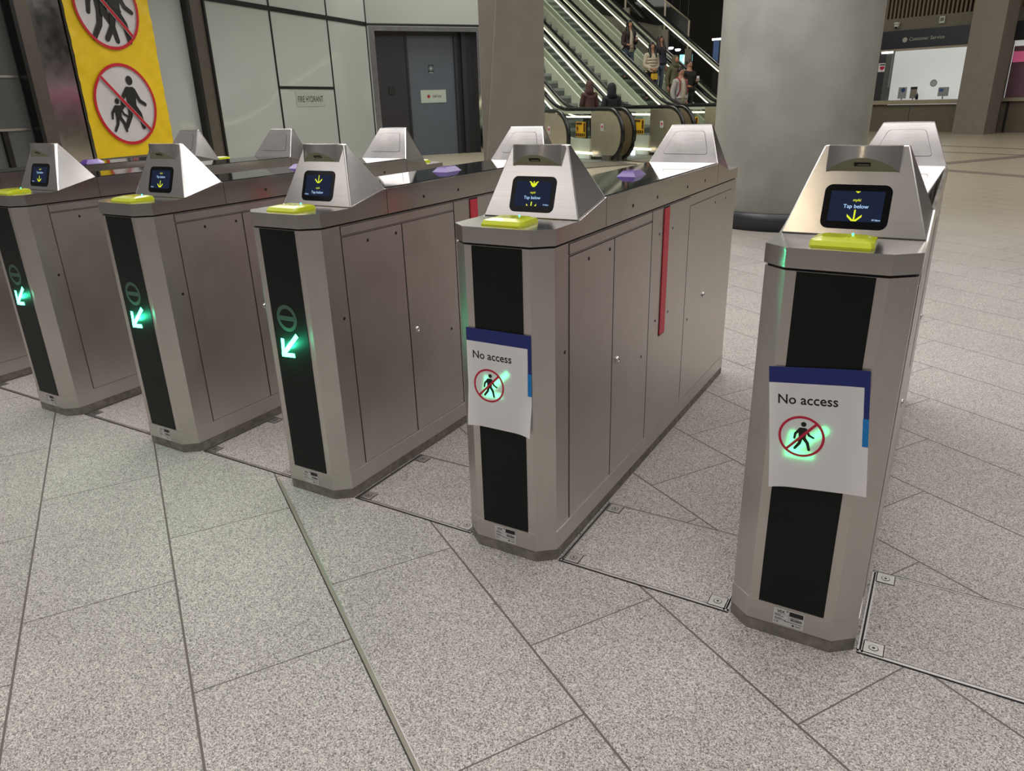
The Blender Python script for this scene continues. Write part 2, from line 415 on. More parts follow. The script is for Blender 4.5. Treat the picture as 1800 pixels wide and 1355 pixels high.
def gate_end(root):
    parts = []
    # hood
    mb = MB()
    v = [(-W, YH, 1.), (W, YH, 1.), (W, YR, Hd), (-W, YR, Hd), (-WT, YT, ZT), (WT, YT, ZT), (WT, YT2, ZT), (-WT, YT2, ZT)]
    mb.mesh(v, [(0, 1, 5, 4), (4, 5, 6, 7), (3, 2, 6, 7), (1, 2, 6, 5), (0, 3, 7, 4), (0, 1, 2, 3)], 'steel_top')
    hood = mb.build('hood', root); parts.append(hood)
    bv = hood.modifiers.new('b', 'BEVEL'); bv.width = .003; bv.segments = 2
    mb = MB()                 # rounded trapezoid cover set in the hood's inner face
    bl = (Vector((0, YR, Hd))-Vector((0, YT2, ZT))).length
    fl = Flat(mb, (0, YR, Hd), (-1, 0, 0), BACK_T, BACK_N, eps=.0005)
    def trap(g):
        pts = []
        c = [(.098+g, .042-g), (.062+g, .165*bl/.19*.95+g), (-.062-g, .165*bl/.19*.95+g), (-.098-g, .042-g)]
        for i in range(4):
            p = Vector(c[i]); a = (Vector(c[i-1])-p).normalized(); b = (Vector(c[(i+1) % 4])-p).normalized(); r = .014
            for t in (0, .33, .67, 1): pts.append((1-t)**2*(p+a*r)+2*t*(1-t)*p+t*t*(p+b*r))
        return pts
    fl.poly(trap(.0012), 'seam', 1); fl.poly(trap(0), 'steel_top', 2.2)
    parts.append(mb.build('hood_cover', root))
    # scanner visor: bulging front, sloping underside with a slot
    mb = MB(); n = 14; zb, half = .146, .076
    fr = Flat(MB(), (0, YH, 1.), (1, 0, 0), HOOD_T, HOOD_N, eps=1.)
    top = []; arc = []; base_t = []; base_b = []
    for i in range(n+1):
        u = -half+2*half*i/n; k = 1-(u/half)**2
        d = .0212+.022*k
        pt = fr.p(u*1.0, .2035, 0)
        top.append(Vector((u, pt.y-d+.004, ZT+.0005))); 
        tb = zb+.033*k
        q = fr.p(u, tb, 0); arc.append(Vector((u, pt.y-d-.001, q.z+.0005)))
        base_t.append(Vector((u, YT+.004, ZT+.0005))); base_b.append(fr.p(u, zb, -.001) if True else None)
    m2 = lambda a, b, m, sm=True: mb.mesh(a+b, [(i, i+1, n+2+i, n+1+i) for i in range(n)], m, sm)
    m2(top, arc, 'steel_visor'); m2(arc, base_b, 'visor_under', False); m2(base_t, top, 'steel_visor', False)
    for e in (0, n): mb.poly([base_t[e], top[e], arc[e], base_b[e]], 'steel_visor')
    vis = mb.build('scanner_visor', root); parts.append(vis)
    mb = MB(); a = (arc[n//2]-base_b[n//2]); o = base_b[n//2]+a*.42
    fl = Flat(mb, o, (1, 0, 0), a, eps=.0008); fl.n = -fl.n if fl.n.y > 0 else fl.n
    fl.rect(-.017, .017, 0, a.length*.27, 'hole', 1); fl.rect(-.010, .014, a.length*.08, a.length*.15, 'visor_under', 2)
    mb.build('scanner_slot', vis, 'small black slot')
    # card reader
    mb = MB()
    lo = [(-.060, .024), (.058, .022), (.064, .040), (.062, .120), (.050, .128), (-.050, .128), (-.062, .118), (-.066, .040)]
    hi = [(-.040, .060), (.038, .060), (.044, .066), (.045, .108), (.038, .114), (-.038, .114), (-.045, .108), (-.046, .066)]
    mid = [(x*.93, y+(.004 if y < .06 else -.003)) for x, y in lo]
    mb.loft([[(x, y, .9995) for x, y in lo], [(x, y, 1.004) for x, y in lo], [(x*.9+.1*hx, y*.75+.25*hy, 1.013) for (x, y), (hx, hy) in zip(lo, hi)], [(x, y, 1.017) for x, y in hi]], 'reader_yellow')
    fl = Flat(mb, (0, 0, 1.0172), (1, 0, 0), (0, 1, 0), eps=.0002)
    for i in range(3):
        for j in range(5):
            a0 = R(-40+80*j/5); a1 = R(-40+80*(j+1)/5); r0 = .006+.005*i
            fl.poly([(-.006+r*math.cos(t), .084+r*math.sin(t)) for r, t in ((r0, a0), (r0+.0018, a0), (r0+.0018, a1), (r0, a1))], 'reader_ink')
    fl.ring(-.020, .084, .006, .0076, 'reader_ink', n=14)
    rd = mb.build('card_reader', root, 'chartreuse card reader pad'); parts.append(rd)
    mb = MB(); mb.ball((.012, .106, 1.0175), .0028, 'led_dot', 8); mb.build('indicator_light', rd, 'tiny green light')
    # black front panel
    mb = MB(); mb.box(-.078, .078, -.0012, .01, K1+.001, Hb-.007, 'black_glass'); pn = mb.build('front_panel', root, 'glossy black front panel'); parts.append(pn)
    mb = MB(); fl = Flat(mb, (-.009, -.0014, .657), (1, 0, 0), (0, 0, 1), (0, -1, 0), eps=.0003)
    fl.ring(0, 0, .033, .046, 'symbol_grey', n=36); fl.rect(-.035, .035, -.008, .008, 'symbol_grey', 2); mb.build('no_entry_symbol', pn, 'grey ring with a bar')
    return parts, pn

def arrow_mesh(mat):
    mb = MB(); fl = Flat(mb, (0, -.0016, 0), (1, 0, 0), (0, 0, 1), (0, -1, 0), eps=.0004)
    fl.bar((.028, .602), (-.046, .529), .0080, mat, 1)
    fl.bar((-.043, .583), (-.049, .520), .0075, mat, 2); fl.bar((-.056, .5245), (.006, .5285), .0075, mat, 3)
    return mb

SCREENS = {5: 'low', 4: 'split', 3: 'high', 2: 'below', 1: 'below'}
def screen(root, mode, mirror=False):
    mb = MB(); fl = Flat(mb, (0, YH, 1.), (1, 0, 0), HOOD_T, HOOD_N, eps=.0008)
    fl.rrect(-.0705, .0705, .0165, .1165, .017, 'bezel_black', 1)
    fl.rect(-.056, .056, .033, .102, 'screen_navy', 1.6)
    def arrow(v, s=1.): # v = tip height
        fl.bar((0, v+.003), (0, v+.026*s), .0017, 'screen_yellow', 2.2)
        fl.poly([(-.0155*s, v+.0155*s), (-.0155*s, v+.010*s), (-.005*s, v), (.005*s, v), (.0155*s, v+.010*s), (.0155*s, v+.0155*s), (.003*s, v+.004*s), (-.003*s, v+.004*s)], 'screen_yellow', 2.4)
    def words(v):
        for q in (0, 1):
            fl.text('myki', q*.0003, v+.0155, .0062, 'screen_yellow', 2.2+q*.2, slant=.2)
            fl.text('Tap below', q*.0003, v, .0086, 'screen_blue', 2.2+q*.2)
    tm = .046
    if mode == 'low': words(.0635); arrow(.034); fl.poly([(-.0055, .1015), (0, .097), (.0055, .1015)], 'screen_yellow', 2.2)
    elif mode == 'split':
        words(.053); arrow(.0865, .62)
        fl.poly([(-.0155, .102), (0, .086), (.0155, .102), (.010, .102), (0, .094), (-.010, .102)], 'screen_yellow', 2.5)
        fl.bar((0, .034), (0, .0455), .0017, 'screen_yellow', 2.2)
        for sx in (-1, 1): fl.poly([(sx*.016, .040), (sx*.016, .034), (sx*.010, .034)], 'screen_yellow', 2.2)
    elif mode == 'high': words(.041); arrow(.0755); tm = -.047
    else: words(.073); arrow(.037); tm = -.047
    fl.text('07:38pm', tm, .0365, .0036, 'screen_blue', 2.2, bold=.01)
    return mb.build('display_screen', root, 'small black screen reading Tap below')

def rating_label(root):
    mb = MB(); fl = Flat(mb, (-.001, -.0026, .066), (1, 0, 0), (0, 0, 1), (0, -1, 0), eps=.0003)
    fl.rrect(-.0375, .0365, -.0245, .0245, .002, 'sticker_white', 1)
    fl.text('VIX', -.020, .011, .0085, 'ink_black', 2, bold=.02); fl.ring(-.0045, .0195, .0012, .0024, 'ink_black', 2, n=12)
    fl.rect(.001, .034, .008, .021, 'ink_black', 2)
    fl.rect(-.036, .0, .0075, .0079, 'ink_black', 2); fl.rect(-.0002, .0002, -.012, .021, 'ink_black', 2)
    for v, w in ((.004, .014), (.0005, .022), (-.006, .018), (-.0095, .028)): fl.rect(-.034, -.034+w, v, v+.0014, 'text_dark', 2)
    x = .004
    rnd = random.Random(3)
    while x < .031: w = rnd.choice((.0004, .0008, .0012)); fl.rect(x, x+w, -.0055, .002, 'ink_black', 2); x += w+rnd.choice((.0005, .0009))
    fl.rect(.004, .024, .004, .0052, 'text_dark', 2); fl.rect(-.010, .033, -.0115, -.0102, 'text_dark', 2)
    fl.text('CE', -.029, -.0195, .006, 'ink_black', 2, spacing=1.1); fl.disc(.012, -.018, .0028, 'ink_black', 2, n=14); fl.rect(.017, .031, -.019, -.0172, 'text_dark', 2)
    return mb.build('rating_label', root, 'white rating plate sticker')

GL = {0: 'ticket gate cut off by the left edge, only its side and rear hood showing',
      1: 'furthest left ticket gate with its screen in view, green arrow lit',
      2: 'ticket gate with green arrow, directly left of the largest green-arrowed gate',
      3: 'largest green-arrowed ticket gate, directly left of the gate with the straight paper',
      4: 'ticket gate with a straight paper notice and a long red strip on its side',
      5: 'rightmost and nearest ticket gate, paper notice tilted across its front'}
GRP = 'ticket gates standing in a row'
def make_gate():
    root = thing('ticket_gate', GL[5], 'ticket gate', (GX[5], 0, 0), 0, GRP)
    gate_body(root); gate_side(root)
    parts, pn = gate_end(root)
    sc0 = screen(root, 'below'); parts.append(sc0); parts.append(rating_label(root))
    arrow_mesh('led_green').build('arrow_light', pn, 'glowing green arrow')
    for p in parts: copy_obj(p, root, ROT)
    return root, sc0, pn
gate5, scr5, pn5 = make_gate()
proto_children = list(gate5.children)
for i in range(5):
    r = gate5.copy(); C.objects.link(r); r.location = (GX[i], GX[i]*.0052, 0); r['label'] = GL[i]
    for ch in proto_children: copy_obj(ch, r)
    near = [c for c in r.children if c.name.startswith('display_screen') and c.matrix_local.translation.length < .01]
    for c in near:
        if i in SCREENS and SCREENS[i] != 'below':
            t = screen(r, SCREENS[i]); c.data = t.data; bpy.data.objects.remove(t)
    if i == 4:
        for c in r.children:
            if c.name.startswith('front_panel') and c.matrix_local.translation.length < .01:
                for g in c.children:
                    if g.name.startswith('arrow_light'): hid = g
am = arrow_mesh('led_green_hidden').build('arrow_light'); hid.data = am.data
for c in list(gate5.children):
    if c.name.startswith('barrier_edge') and c.matrix_local.translation.length < .01: bpy.data.objects.remove(c)
for g in pn5.children:
    if g.name.startswith('arrow_light'): g.data = am.data
bpy.data.objects.remove(am)
t = screen(gate5, 'low'); scr5.data = t.data; bpy.data.objects.remove(t)

# paper notices taped to the two nearest gates (A4)
def notice(gx, gy, tl, ang, label, curl):
    ux = Vector((math.cos(ang), 0, math.sin(ang))); uy = Vector((-math.sin(ang), 0, math.cos(ang)))
    o = Vector((gx+tl[0], gy-.0045, tl[1])) - uy*.297
    mb = MB()
    fl = Flat(mb, o, ux, uy, (0, -1, 0), eps=.00012, warp=lambda u, v: curl(u, v))
    root = thing('paper_notice', label, 'sign', (gx+tl[0], gy-.006, tl[1]-.297), 0, 'no access paper notices')
    fl.rect(0, .21, 0, .297, 'paper_white', 0, 12, 18)
    fl.rect(0, .21, .259, .297, 'paper_navy', 1, 12, 3); fl.rect(.1985, .21, .187, .259, 'paper_navy', 1, 1, 6); fl.rect(.1975, .21, .121, .187, 'paper_cyan', 1.1, 1, 6)
    for q, (dx, dv) in enumerate(((0, 0), (.0009, 0), (.00045, .0005), (.00045, -.0005))): fl.text('No access', .0176+dx, .2095+dv, .0225, 'paper_black', 1.5+q*.2, align='LEFT', wide=.97)
    cu, cv, r = .0705, .131, .0505
    fl.walker(cu+.001, cv+.001, .070, 'paper_black', 1.5)
    fl.ring(cu, cv, r-.0058, r, 'paper_red', 2.4); fl.bar((cu-.0335, cv-.0335), (cu+.0335, cv+.0335), .0031, 'paper_red', 2.6)
    ob = mb.build('sheet', root)
    ob.location = -root.location
    return root
n4 = notice(GX[4], -.0043, (-.107, .719), 0.0, 'white No access paper sheet taped straight on the gate with the red barrier edge', lambda u, v: .012*max(0, (.05-u)/.05)**2*max(0, (.12-v)/.12)+.004*(1-v/.297)+.016*max(0, (u-.15)/.06)**2*max(0, 1-v/.1))
n5 = notice(GX[5], 0., (-.113, .730), R(6.0), 'white No access paper sheet taped askew on the nearest gate', lambda u, v: .012*max(0, (.05-u)/.05)**2*max(0, (.10-v)/.10)+.005*(1-v/.297)+.004*max(0, (u-.15)/.06)**2)

# ------------------------------------------------------------------ floor, hatches, drains
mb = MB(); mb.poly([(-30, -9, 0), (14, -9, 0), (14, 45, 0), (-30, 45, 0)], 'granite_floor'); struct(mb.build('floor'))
def gate_right(i): return GX[i]+W
def hatch(x0, x1, label):
    y0, y1 = .036, .414
    root = thing('floor_hatch', label, 'access hatch', ((x0+x1)/2, (y0+y1)/2, 0), 0, 'floor hatches between the gates')
    ox, oy = -(x0+x1)/2, -(y0+y1)/2
    def bld(mb, nm, lb=None):
        mb.v = [(x+ox, y+oy, z) for x, y, z in mb.v]; return mb.build(nm, root, lb)
    mb = MB(); mb.box(x0+.014, x1-.014, y0+.006, y1-.004, .0002, .0022, 'granite_hatch'); bld(mb, 'stone_slab')
    mb = MB()
    for xa, xb in ((x0, x0+.0045), (x0+.0095, x0+.014), (x1-.0045, x1), (x1-.014, x1-.0095)): mb.box(xa, xb, y0, y1, .0001, .0028, 'steel_floor')
    mb.box(x0+.0045, x0+.0095, y0, y1, .0001, .0008, 'hole'); mb.box(x1-.0095, x1-.0045, y0, y1, .0001, .0008, 'hole')
    for ya, yb in ((y0-.002, y0+.006), (y1-.003, y1+.001)): mb.box(x0, x1, ya, yb, .0002, .0028, 'steel_floor')
    mb.box(x0, x1, y0-.005, y0-.002, .0001, .0012, 'hole'); mb.box(x0, x1, y0+.006, y0+.008, .0022, .0028, 'seam'); mb.box(x0, x1, y1+.001, y1+.006, .0001, .0016, 'hole')
    bld(mb, 'frame', 'narrow steel frame')
    for sx, sy in ((0, 0), (1, 0), (0, 1), (1, 1)):
        a = x0+.014 if sx == 0 else x1-.014-.044; b = y0+.006 if sy == 0 else y1-.004-.044
        mb = MB(); mb.box(a-.003*(1-sx)*0-.0025, a+.0465, b-.0025, b+.0465, .0004, .0028, 'seam'); mb.box(a, a+.044, b, b+.044, .0004, .0036, 'steel_floor')
        fl = Flat(mb, (a+.022, b+.022, .0036), (1, 0, 0), (0, 1, 0), eps=.0004)
        fl.disc(0, 0, .0115, 'seam', 1, 18); fl.disc(0, 0, .0098, 'steel_floor', 2, 18); fl.disc(0, 0, .0036, 'hole', 3, 12)
        bld(mb, 'corner_plate', 'steel corner plate with a screw')
HL = ['between the gate cut off at the left edge and the next one', 'between the two furthest left whole gates', 'left of the middle gate', 'between the middle gate and the first papered gate', 'between the two papered gates', 'right of the nearest gate']
for i in range(5): hatch(gate_right(i)+.008, GX[i+1]-W-.006, 'granite floor hatch, '+HL[i])
hatch(gate_right(5)+.008, .72, 'granite floor hatch, '+HL[5])
# metal movement joint in the paving
ga = Vector((math.cos(R(-32)), math.sin(R(-32)), 0)); gb = Vector((.5299, .8480, 0))
mb = MB(); o = gb*(-.975)
a0, a1 = -1.57, 1.2
mb.obox(o+ga*a0-gb*.008+Vector((0, 0, .0002)), ga*(a1-a0), gb*.016, (0, 0, .0012), 'joint_strip')
mb.obox(o+ga*a0-gb*.008+Vector((0, 0, .0002)), ga*(a1-a0), gb*.003, (0, 0, .0016), 'seam'); mb.obox(o+ga*a0+gb*.005+Vector((0, 0, .0002)), ga*(a1-a0), gb*.003, (0, 0, .002), 'steel_floor')
struct(mb.build('trim_1'))
# dark stone bands in the far hall
mb = MB()
def band(p, q, w, m='stone_band'):
    p = Vector((*p, 0)); q = Vector((*q, 0)); d = (q-p); n = Vector((-d.y, d.x, 0)).normalized()*w
    mb.loft([[p-n+Vector((0, 0, .0004)), q-n+Vector((0, 0, .0004)), q+n+Vector((0, 0, .0004)), p+n+Vector((0, 0, .0004))], [p-n+Vector((0, 0, .0015)), q-n+Vector((0, 0, .0015)), q+n+Vector((0, 0, .0015)), p+n+Vector((0, 0, .0015))]], m)
band((-1.4, 20.9), (3.0, 17.8), .10); band((-1.4, 18.5), (3.0, 16.2), .10)
band((-.6, 13.9), (2.0, 17.8), .16); band((-.6, 13.85), (2.6, 11.4), .16)
struct(mb.build('trim_2'))

# ------------------------------------------------------------------ round column and square pillars
mb = MB(); mb.lathe([(.764, .0), (.764, 8.)], 'column_concrete', 64, (-1.405, 6.87, 0)); struct(mb.build('trim_3'))
mb = MB(); mb.lathe([(.775, 0), (.775, .175), (.766, .18)], 'skirting_black', 64, (-1.405, 6.87, 0)); struct(mb.build('baseboard_column'))

CAM = Vector((.1836, -1.6427, 1.3069))
def hd(az, d): return Vector((CAM.x+d*math.sin(R(az)), CAM.y+d*math.cos(R(az)), 0))
# ------------------------------------------------------------------ left glazed wall
w0 = Vector((-13.03, 13.9, 0)); wd = Vector((.1892, -.98194, 0)); wn = Vector((.98194, .1892, 0))   # wn faces the hall
def wall_box(mb, s0, s1, z0, z1, d0, d1, m): mb.obox(w0+wd*s0+wn*d0+Vector((0, 0, z0)), wd*(s1-s0), wn*(d1-d0), (0, 0, z1-z0), m)
mb = MB(); wall_box(mb, -.05, 9.65, 0, 7, -.25, 0, 'wall_glass'); struct(mb.build('wall_left'))
k = 4
def trim(mb):
    global k
    o = struct(mb.build('trim_%d' % k)); k += 1; return o
for s, w in ((3.87, .045), (1.76, .04), (-.0, .05)):
    mb = MB(); wall_box(mb, s-w/2, s+w/2, 0, 7, 0, .012, 'mullion'); trim(mb)
mb = MB(); wall_box(mb, -.02, 9.6, 3.15, 3.24, 0, .014, 'mullion'); trim(mb)
mb = MB(); wall_box(mb, 1.78, 3.85, 1.69, 1.745, 0, .012, 'mullion'); trim(mb)
mb = MB(); wall_box(mb, 5.9, 6.32, 0, 7, 0, .10, 'mullion_brown'); wall_box(mb, 6.26, 6.34, 0, 7, 0, .13, 'mullion'); wall_box(mb, 5.88, 5.93, 0, 7, 0, .13, 'mullion'); trim(mb)
mb = MB(); wall_box(mb, 8.86, 9.42, 0, 7, 0, .06, 'steel_chrome'); wall_box(mb, 9.42, 9.66, 0, 7, 0, .14, 'mullion_brown'); wall_box(mb, 9.64, 9.70, 0, 7, 0, .15, 'mullion'); trim(mb)
mb = MB(); wall_box(mb, 8.80, 8.87, 0, 7, 0, .03, 'mullion'); trim(mb)
mb = MB(); wall_box(mb, 9.70, 13.5, 0, 7, -.25, -.02, 'wall_glass_dark'); struct(mb.build('wall_entrance'))
mb = MB(); wall_box(mb, 9.72, 12.5, 1.80, 1.83, -.02, .0, 'steel_side'); wall_box(mb, 9.72, 12.5, 1.12, 1.15, -.02, .0, 'steel_side'); wall_box(mb, 10.1, 10.18, 0, 1.12, -.02, .02, 'mullion'); trim(mb)

# fire hydrant plate
mb = MB(); fl = Flat(mb, w0+wd*2.77+wn*.006+Vector((0, 0, 1.485)), -wd, (0, 0, 1), wn, eps=.003)
mb.obox(w0+wd*2.22+wn*.0005+Vector((0, 0, 1.33)), wd*1.1, wn*.005, (0, 0, .31), 'wall_glass')
fl.rect(-.55, .55, -.155, .155, 'hydrant_plate', 0.2); fl.text('FIRE HYDRANT', 0, -.06, .125, 'text_dark', 1, wide=.80)
tag(mb.build('hydrant_sign'), 'pale plate reading FIRE HYDRANT on the left glazed wall', 'sign')

# yellow banner
def banner():
    root = thing('banner', 'yellow banner with prohibition roundels hanging on the left glazed wall', 'banner', w0+wd*8.0+wn*.12+Vector((0, 0, .66)))
    mb = MB(); s0, s1 = 7.19, 8.82
    wv = lambda u, v: 0.004*math.sin(v*5+u*3)+.003*math.sin(v*19+u*16)*max(0, abs(u-.81)-.45)/.36+.0025*math.sin(v*31-u*22)*max(0, abs(u-.81)-.5)/.3+.003*math.sin(u*14+v*9)
    fl = Flat(mb, w0+wd*s1+wn*.10+Vector((0, 0, .66)), -wd, (0, 0, 1), wn, eps=.004, warp=wv)
    wid = s1-s0
    fl.rect(0, wid, 0, 4.2, 'banner_yellow', 0, 40, 160)
    def roundel(cv, kind):
        cu = 8.82-8.065; r = .605
        for i in range(24):     # white disc in thin wedges so that it follows the cloth
            for q in range(5):
                a, b = 2*PI*i/24, 2*PI*(i+1)/24; r0, r1 = (r-.02)*q/5, (r-.02)*(q+1)/5
                pts = [(cu+x*math.cos(t), cv+x*math.sin(t)) for x, t in (((r0, a),) if q == 0 else ((r0, a),))] + [(cu+r1*math.cos(a), cv+r1*math.sin(a)), (cu+r1*math.cos(b), cv+r1*math.sin(b))] + ([] if q == 0 else [(cu+r0*math.cos(b), cv+r0*math.sin(b))])
                fl.poly(pts, 'banner_white', 2)
        if kind == 'child':
            fl.walker(cu+.10, cv+.02, .80, 'ink_black', 5); fl.walker(cu-.20, cv-.16, .50, 'ink_black', 5)
            fl.limb((cu-.13, cv-.03), (cu+.03, cv-.01), .018, .018, 'ink_black', 5)
        else:
            fl.walker(cu+.12, cv-.02, .98, 'ink_black', 5); fl.walker(cu-.12, cv-.02, .98, 'ink_black', 3.4)
        fl.ring(cu, cv, r-.045, r, 'banner_red', 7, 48)
        a = r-.03
        n = 10; q = a*.707
        for i in range(n):
            t0, t1 = i/n, (i+1)/n
            fl.bar((cu-q+2*q*t0, cv+q-2*q*t0), (cu-q+2*q*t1, cv+q-2*q*t1), .030, 'banner_white', 7.5)
            fl.bar((cu-q+2*q*t0, cv+q-2*q*t0), (cu-q+2*q*t1, cv+q-2*q*t1), .022, 'banner_red', 9)
    roundel(1.435-.66, 'child'); roundel(2.83-.66, 'pair')
    o = mb.build('cloth', root); o.location = -root.location
banner()

# ------------------------------------------------------------------ door wall
dd = Vector((.5602, .8283, 0)); dn = Vector((.8283, -.5602, 0))
def dbox(mb, s0, s1, z0, z1, d0, d1, m): mb.obox(w0+dd*s0+dn*d0+Vector((0, 0, z0)), dd*(s1-s0), dn*(d1-d0), (0, 0, z1-z0), m)
mb = MB(); dbox(mb, 0, 3.3, 3.1, 7, -.3, 0, 'wall_glass'); dbox(mb, 3.02, 3.4, 0, 3.1, -.3, 0, 'wall_glass'); dbox(mb, 0, .06, 0, 3.1, -.5, 0, 'wall_glass'); dbox(mb, .0, 3.4, 0, 3.2, -.6, -.5, 'door_dark'); struct(mb.build('wall_door'))
mb = MB(); dbox(mb, 0, 3.05, 3.17, 3.22, 0, .012, 'mullion'); trim(mb)
mb = MB(); dbox(mb, .05, .19, 0, 3.15, -.48, .02, 'steel_chrome'); dbox(mb, .19, 2.96, 3.05, 3.15, -.48, .02, 'steel_chrome'); dbox(mb, 2.96, 3.03, 0, 3.15, -.48, .02, 'steel_chrome'); trim(mb)
droot = struct(bpy.data.objects.new('door_1', None)); C.objects.link(droot)
mb = MB(); dbox(mb, .19, 1.06, 0, 3.05, -.44, -.30, 'door_dark'); dbox(mb, .54, .70, 1.58, 1.76, -.30, -.27, 'ink_black'); mb.build('side_panel', droot)
mb = MB(); dbox(mb, 1.06, 1.12, 0, 3.05, -.44, -.28, 'ink_black'); dbox(mb, 1.12, 2.52, 2.98, 3.05, -.44, -.30, 'door_dark'); dbox(mb, 2.42, 2.50, 0, 3.0, -.44, -.28, 'door_dark'); dbox(mb, 2.50, 2.62, 0, 3.05, -.44, -.33, 'ink_black'); dbox(mb, 2.62, 2.75, 0, 3.05, -.44, -.24, 'door_dark'); dbox(mb, 2.75, 2.96, 0, 3.05, -.44, -.30, 'ink_black'); mb.build('door_frame', droot)
mb = MB(); dbox(mb, 1.12, 2.42, 0, 2.98, -.42, -.34, 'door_grey'); mb.build('door_leaf', droot)
def dflat(mb, s, z, d, eps): return Flat(mb, w0+dd*s+dn*d+Vector((0, 0, z)), dd, (0, 0, 1), dn, eps=eps)
mb = MB(); dbox(mb, 1.42, 2.14, 1.34, 1.66, -.34, -.33, 'sign_silver'); fl = dflat(mb, 1.78, 1.5, -.33, .004); fl.disc(-.14, 0, .042, 'text_red', 1); fl.text('Staff Only', .10, -.025, .06, 'text_dark', 1, wide=.75)
tag(mb.build('staff_sign'), 'silver Staff Only plate on the grey door', 'sign')
mb = MB(); dbox(mb, 1.68, 1.83, 2.07, 2.28, -.34, -.332, 'door_dark'); fl = dflat(mb, 1.755, 2.19, -.332, .004); fl.disc(0, 0, .045, 'text_teal', 1, 4); fl.rect(-.06, .06, -.115, -.095, 'text_teal', 1); fl.ring(0, 0, .055, .062, 'text_teal', 1)
tag(mb.build('door_plate'), 'small square symbol plate high on the grey door', 'sign')

# ------------------------------------------------------------------ square stone pillars
def pillar(bot, top, name):
    mb = MB(); mb.loft([[Vector((x, y, 0)) for x, y in bot], [Vector((x, y, 8.)) for x, y in top]], 'pillar_stone'); return struct(mb.build(name))
def v2(p, *mv):
    p = Vector((*p, 0))
    for d, l in mv: p = p+Vector(d)*l
    return (p.x, p.y)
Q = (-5.995, 8.056); vd = Vector((-.537, .843, 0))
pillar([Q, v2(Q, (gb, 1.066)), v2(Q, (gb, 1.066), (ga, -.9)), v2(Q, (vd, 1.0))], [v2(Q, (gb, .877)), v2(Q, (gb, 1.066)), v2(Q, (gb, 1.066), (ga, -.9)), v2(Q, (vd, 1.0))], 'trim_%d' % k); k += 1
Q = (-.128, 25.86)
b4 = [Q, v2(Q, (ga, .979)), v2(Q, (ga, .979), (gb, .577)), v2(Q, (gb, .577))]
pillar(b4, b4, 'trim_%d' % k); k += 1

# ------------------------------------------------------------------ escalators
EB = Vector((-6.66, 14.02, 0)); UP = Vector((0, 0, 1)); TN = math.tan(R(30))
def ep(a, b, z): return EB+ga*a+gb*b+UP*z
A0 = -2.17
def rise(a): return max(0., (A0-a))*TN
def epath(b, z0, a_top, a_from=.0, soft=True):
    pts = []
    for a in [a_from+(A0+.45-a_from)*i/4 for i in range(5)] if a_from > A0+.5 else []: pts.append((a, 0.))
    for t in (-.45, -.3, -.15, 0., .15, .3, .45):
        pts.append((A0-t, (t+.45)**2/(4*.45)*TN))
    pts.append((a_top, (A0-a_top)*TN))
    return [ep(a, b, z0+z) for a, z in pts]
def strip(mb, b, z0, z1, a_top, a_from, th, m):    # vertical band following the incline
    lo = epath(b-th/2, z0, a_top, a_from); hi = epath(b-th/2, z1, a_top, a_from)
    off = gb*th
    mb.loft([[l, h, h+off, l+off] for l, h in zip(lo, hi)], m)
def balustrade(root, b, a_top, inner, facing):
    mb = MB()              # rubber handrail round the newel
    path = [p for p in reversed(epath(b, 1.10, a_top, .0))]
    r = .525; path += [ep(.0+r*math.sin(t), b, .575+r*math.cos(t)) for t in [PI*i/14 for i in range(1, 14)]]
    path += [ep(-.05, b, .05), ep(-.25, b, .045)]
    mb.tube(path, .042, 'rail_black', 8); mb.build('handrail', root, 'black rubber handrail')
    mb = MB()              # D-shaped newel panel
    out = [ep(-.68, 0, .08), ep(-.68, 0, 1.05), ep(0, 0, 1.05)]+[ep(.48*math.sin(t), 0, .57+.48*math.cos(t)) for t in [PI*i/14 for i in range(1, 14)]]+[ep(0, 0, .09)]
    mb.loft([[p+gb*(b-.03) for p in out], [p+gb*(b+.03) for p in out]], 'steel_newel')
    mb.obox(ep(-.12, b-.10, 0), ga*.26, gb*.20, UP*.14, 'landing_steel')
    fl = Flat(mb, ep(-.23, b-.031, .72), ga, UP, -gb, eps=.004)
    fl.rect(-.055, .055, -.075, .075, 'sticker_white', 1); fl.disc(0, .012, .03, 'paper_red', 2, 10); fl.rect(-.01, .01, -.055, -.03, 'text_dark', 2)
    mb.build('newel', root, 'steel D-shaped newel end')
    mb = MB(); mb.loft([list(q) for q in zip(epath(b, .30, a_top, -.68), epath(b, 1.06, a_top, -.68))], 'esc_glass', cap=False, closed=False); mb.build('glass_panel', root, 'clear glass balustrade panel')
    mb = MB(); strip(mb, b, 1.0, 1.06, a_top, -.68, .05, 'deck_green'); mb.build('rail_channel', root)
    mb = MB()
    fr = epath(b, .945, a_top, -.68); 
    for sd in (-1,): strip(mb, b, .915, .945, a_top, -.72, .03, 'strip_white' if facing else 'strip_yellow')
    mb.build('light_strip', root, 'lit strip under the handrail')
    mb = MB(); strip(mb, b+.13 if facing else b-.03, .0 if facing else .06, .10 if facing else .42, a_top, -.68, .30 if facing else .06, 'step_dark' if facing else 'deck_green')
    if facing: strip(mb, b-.04, .0, .46, a_top, -.68, .05, 'deck_green')
    mb.build('deck', root, 'dark low inclined decking' if facing else 'pale green inclined decking')
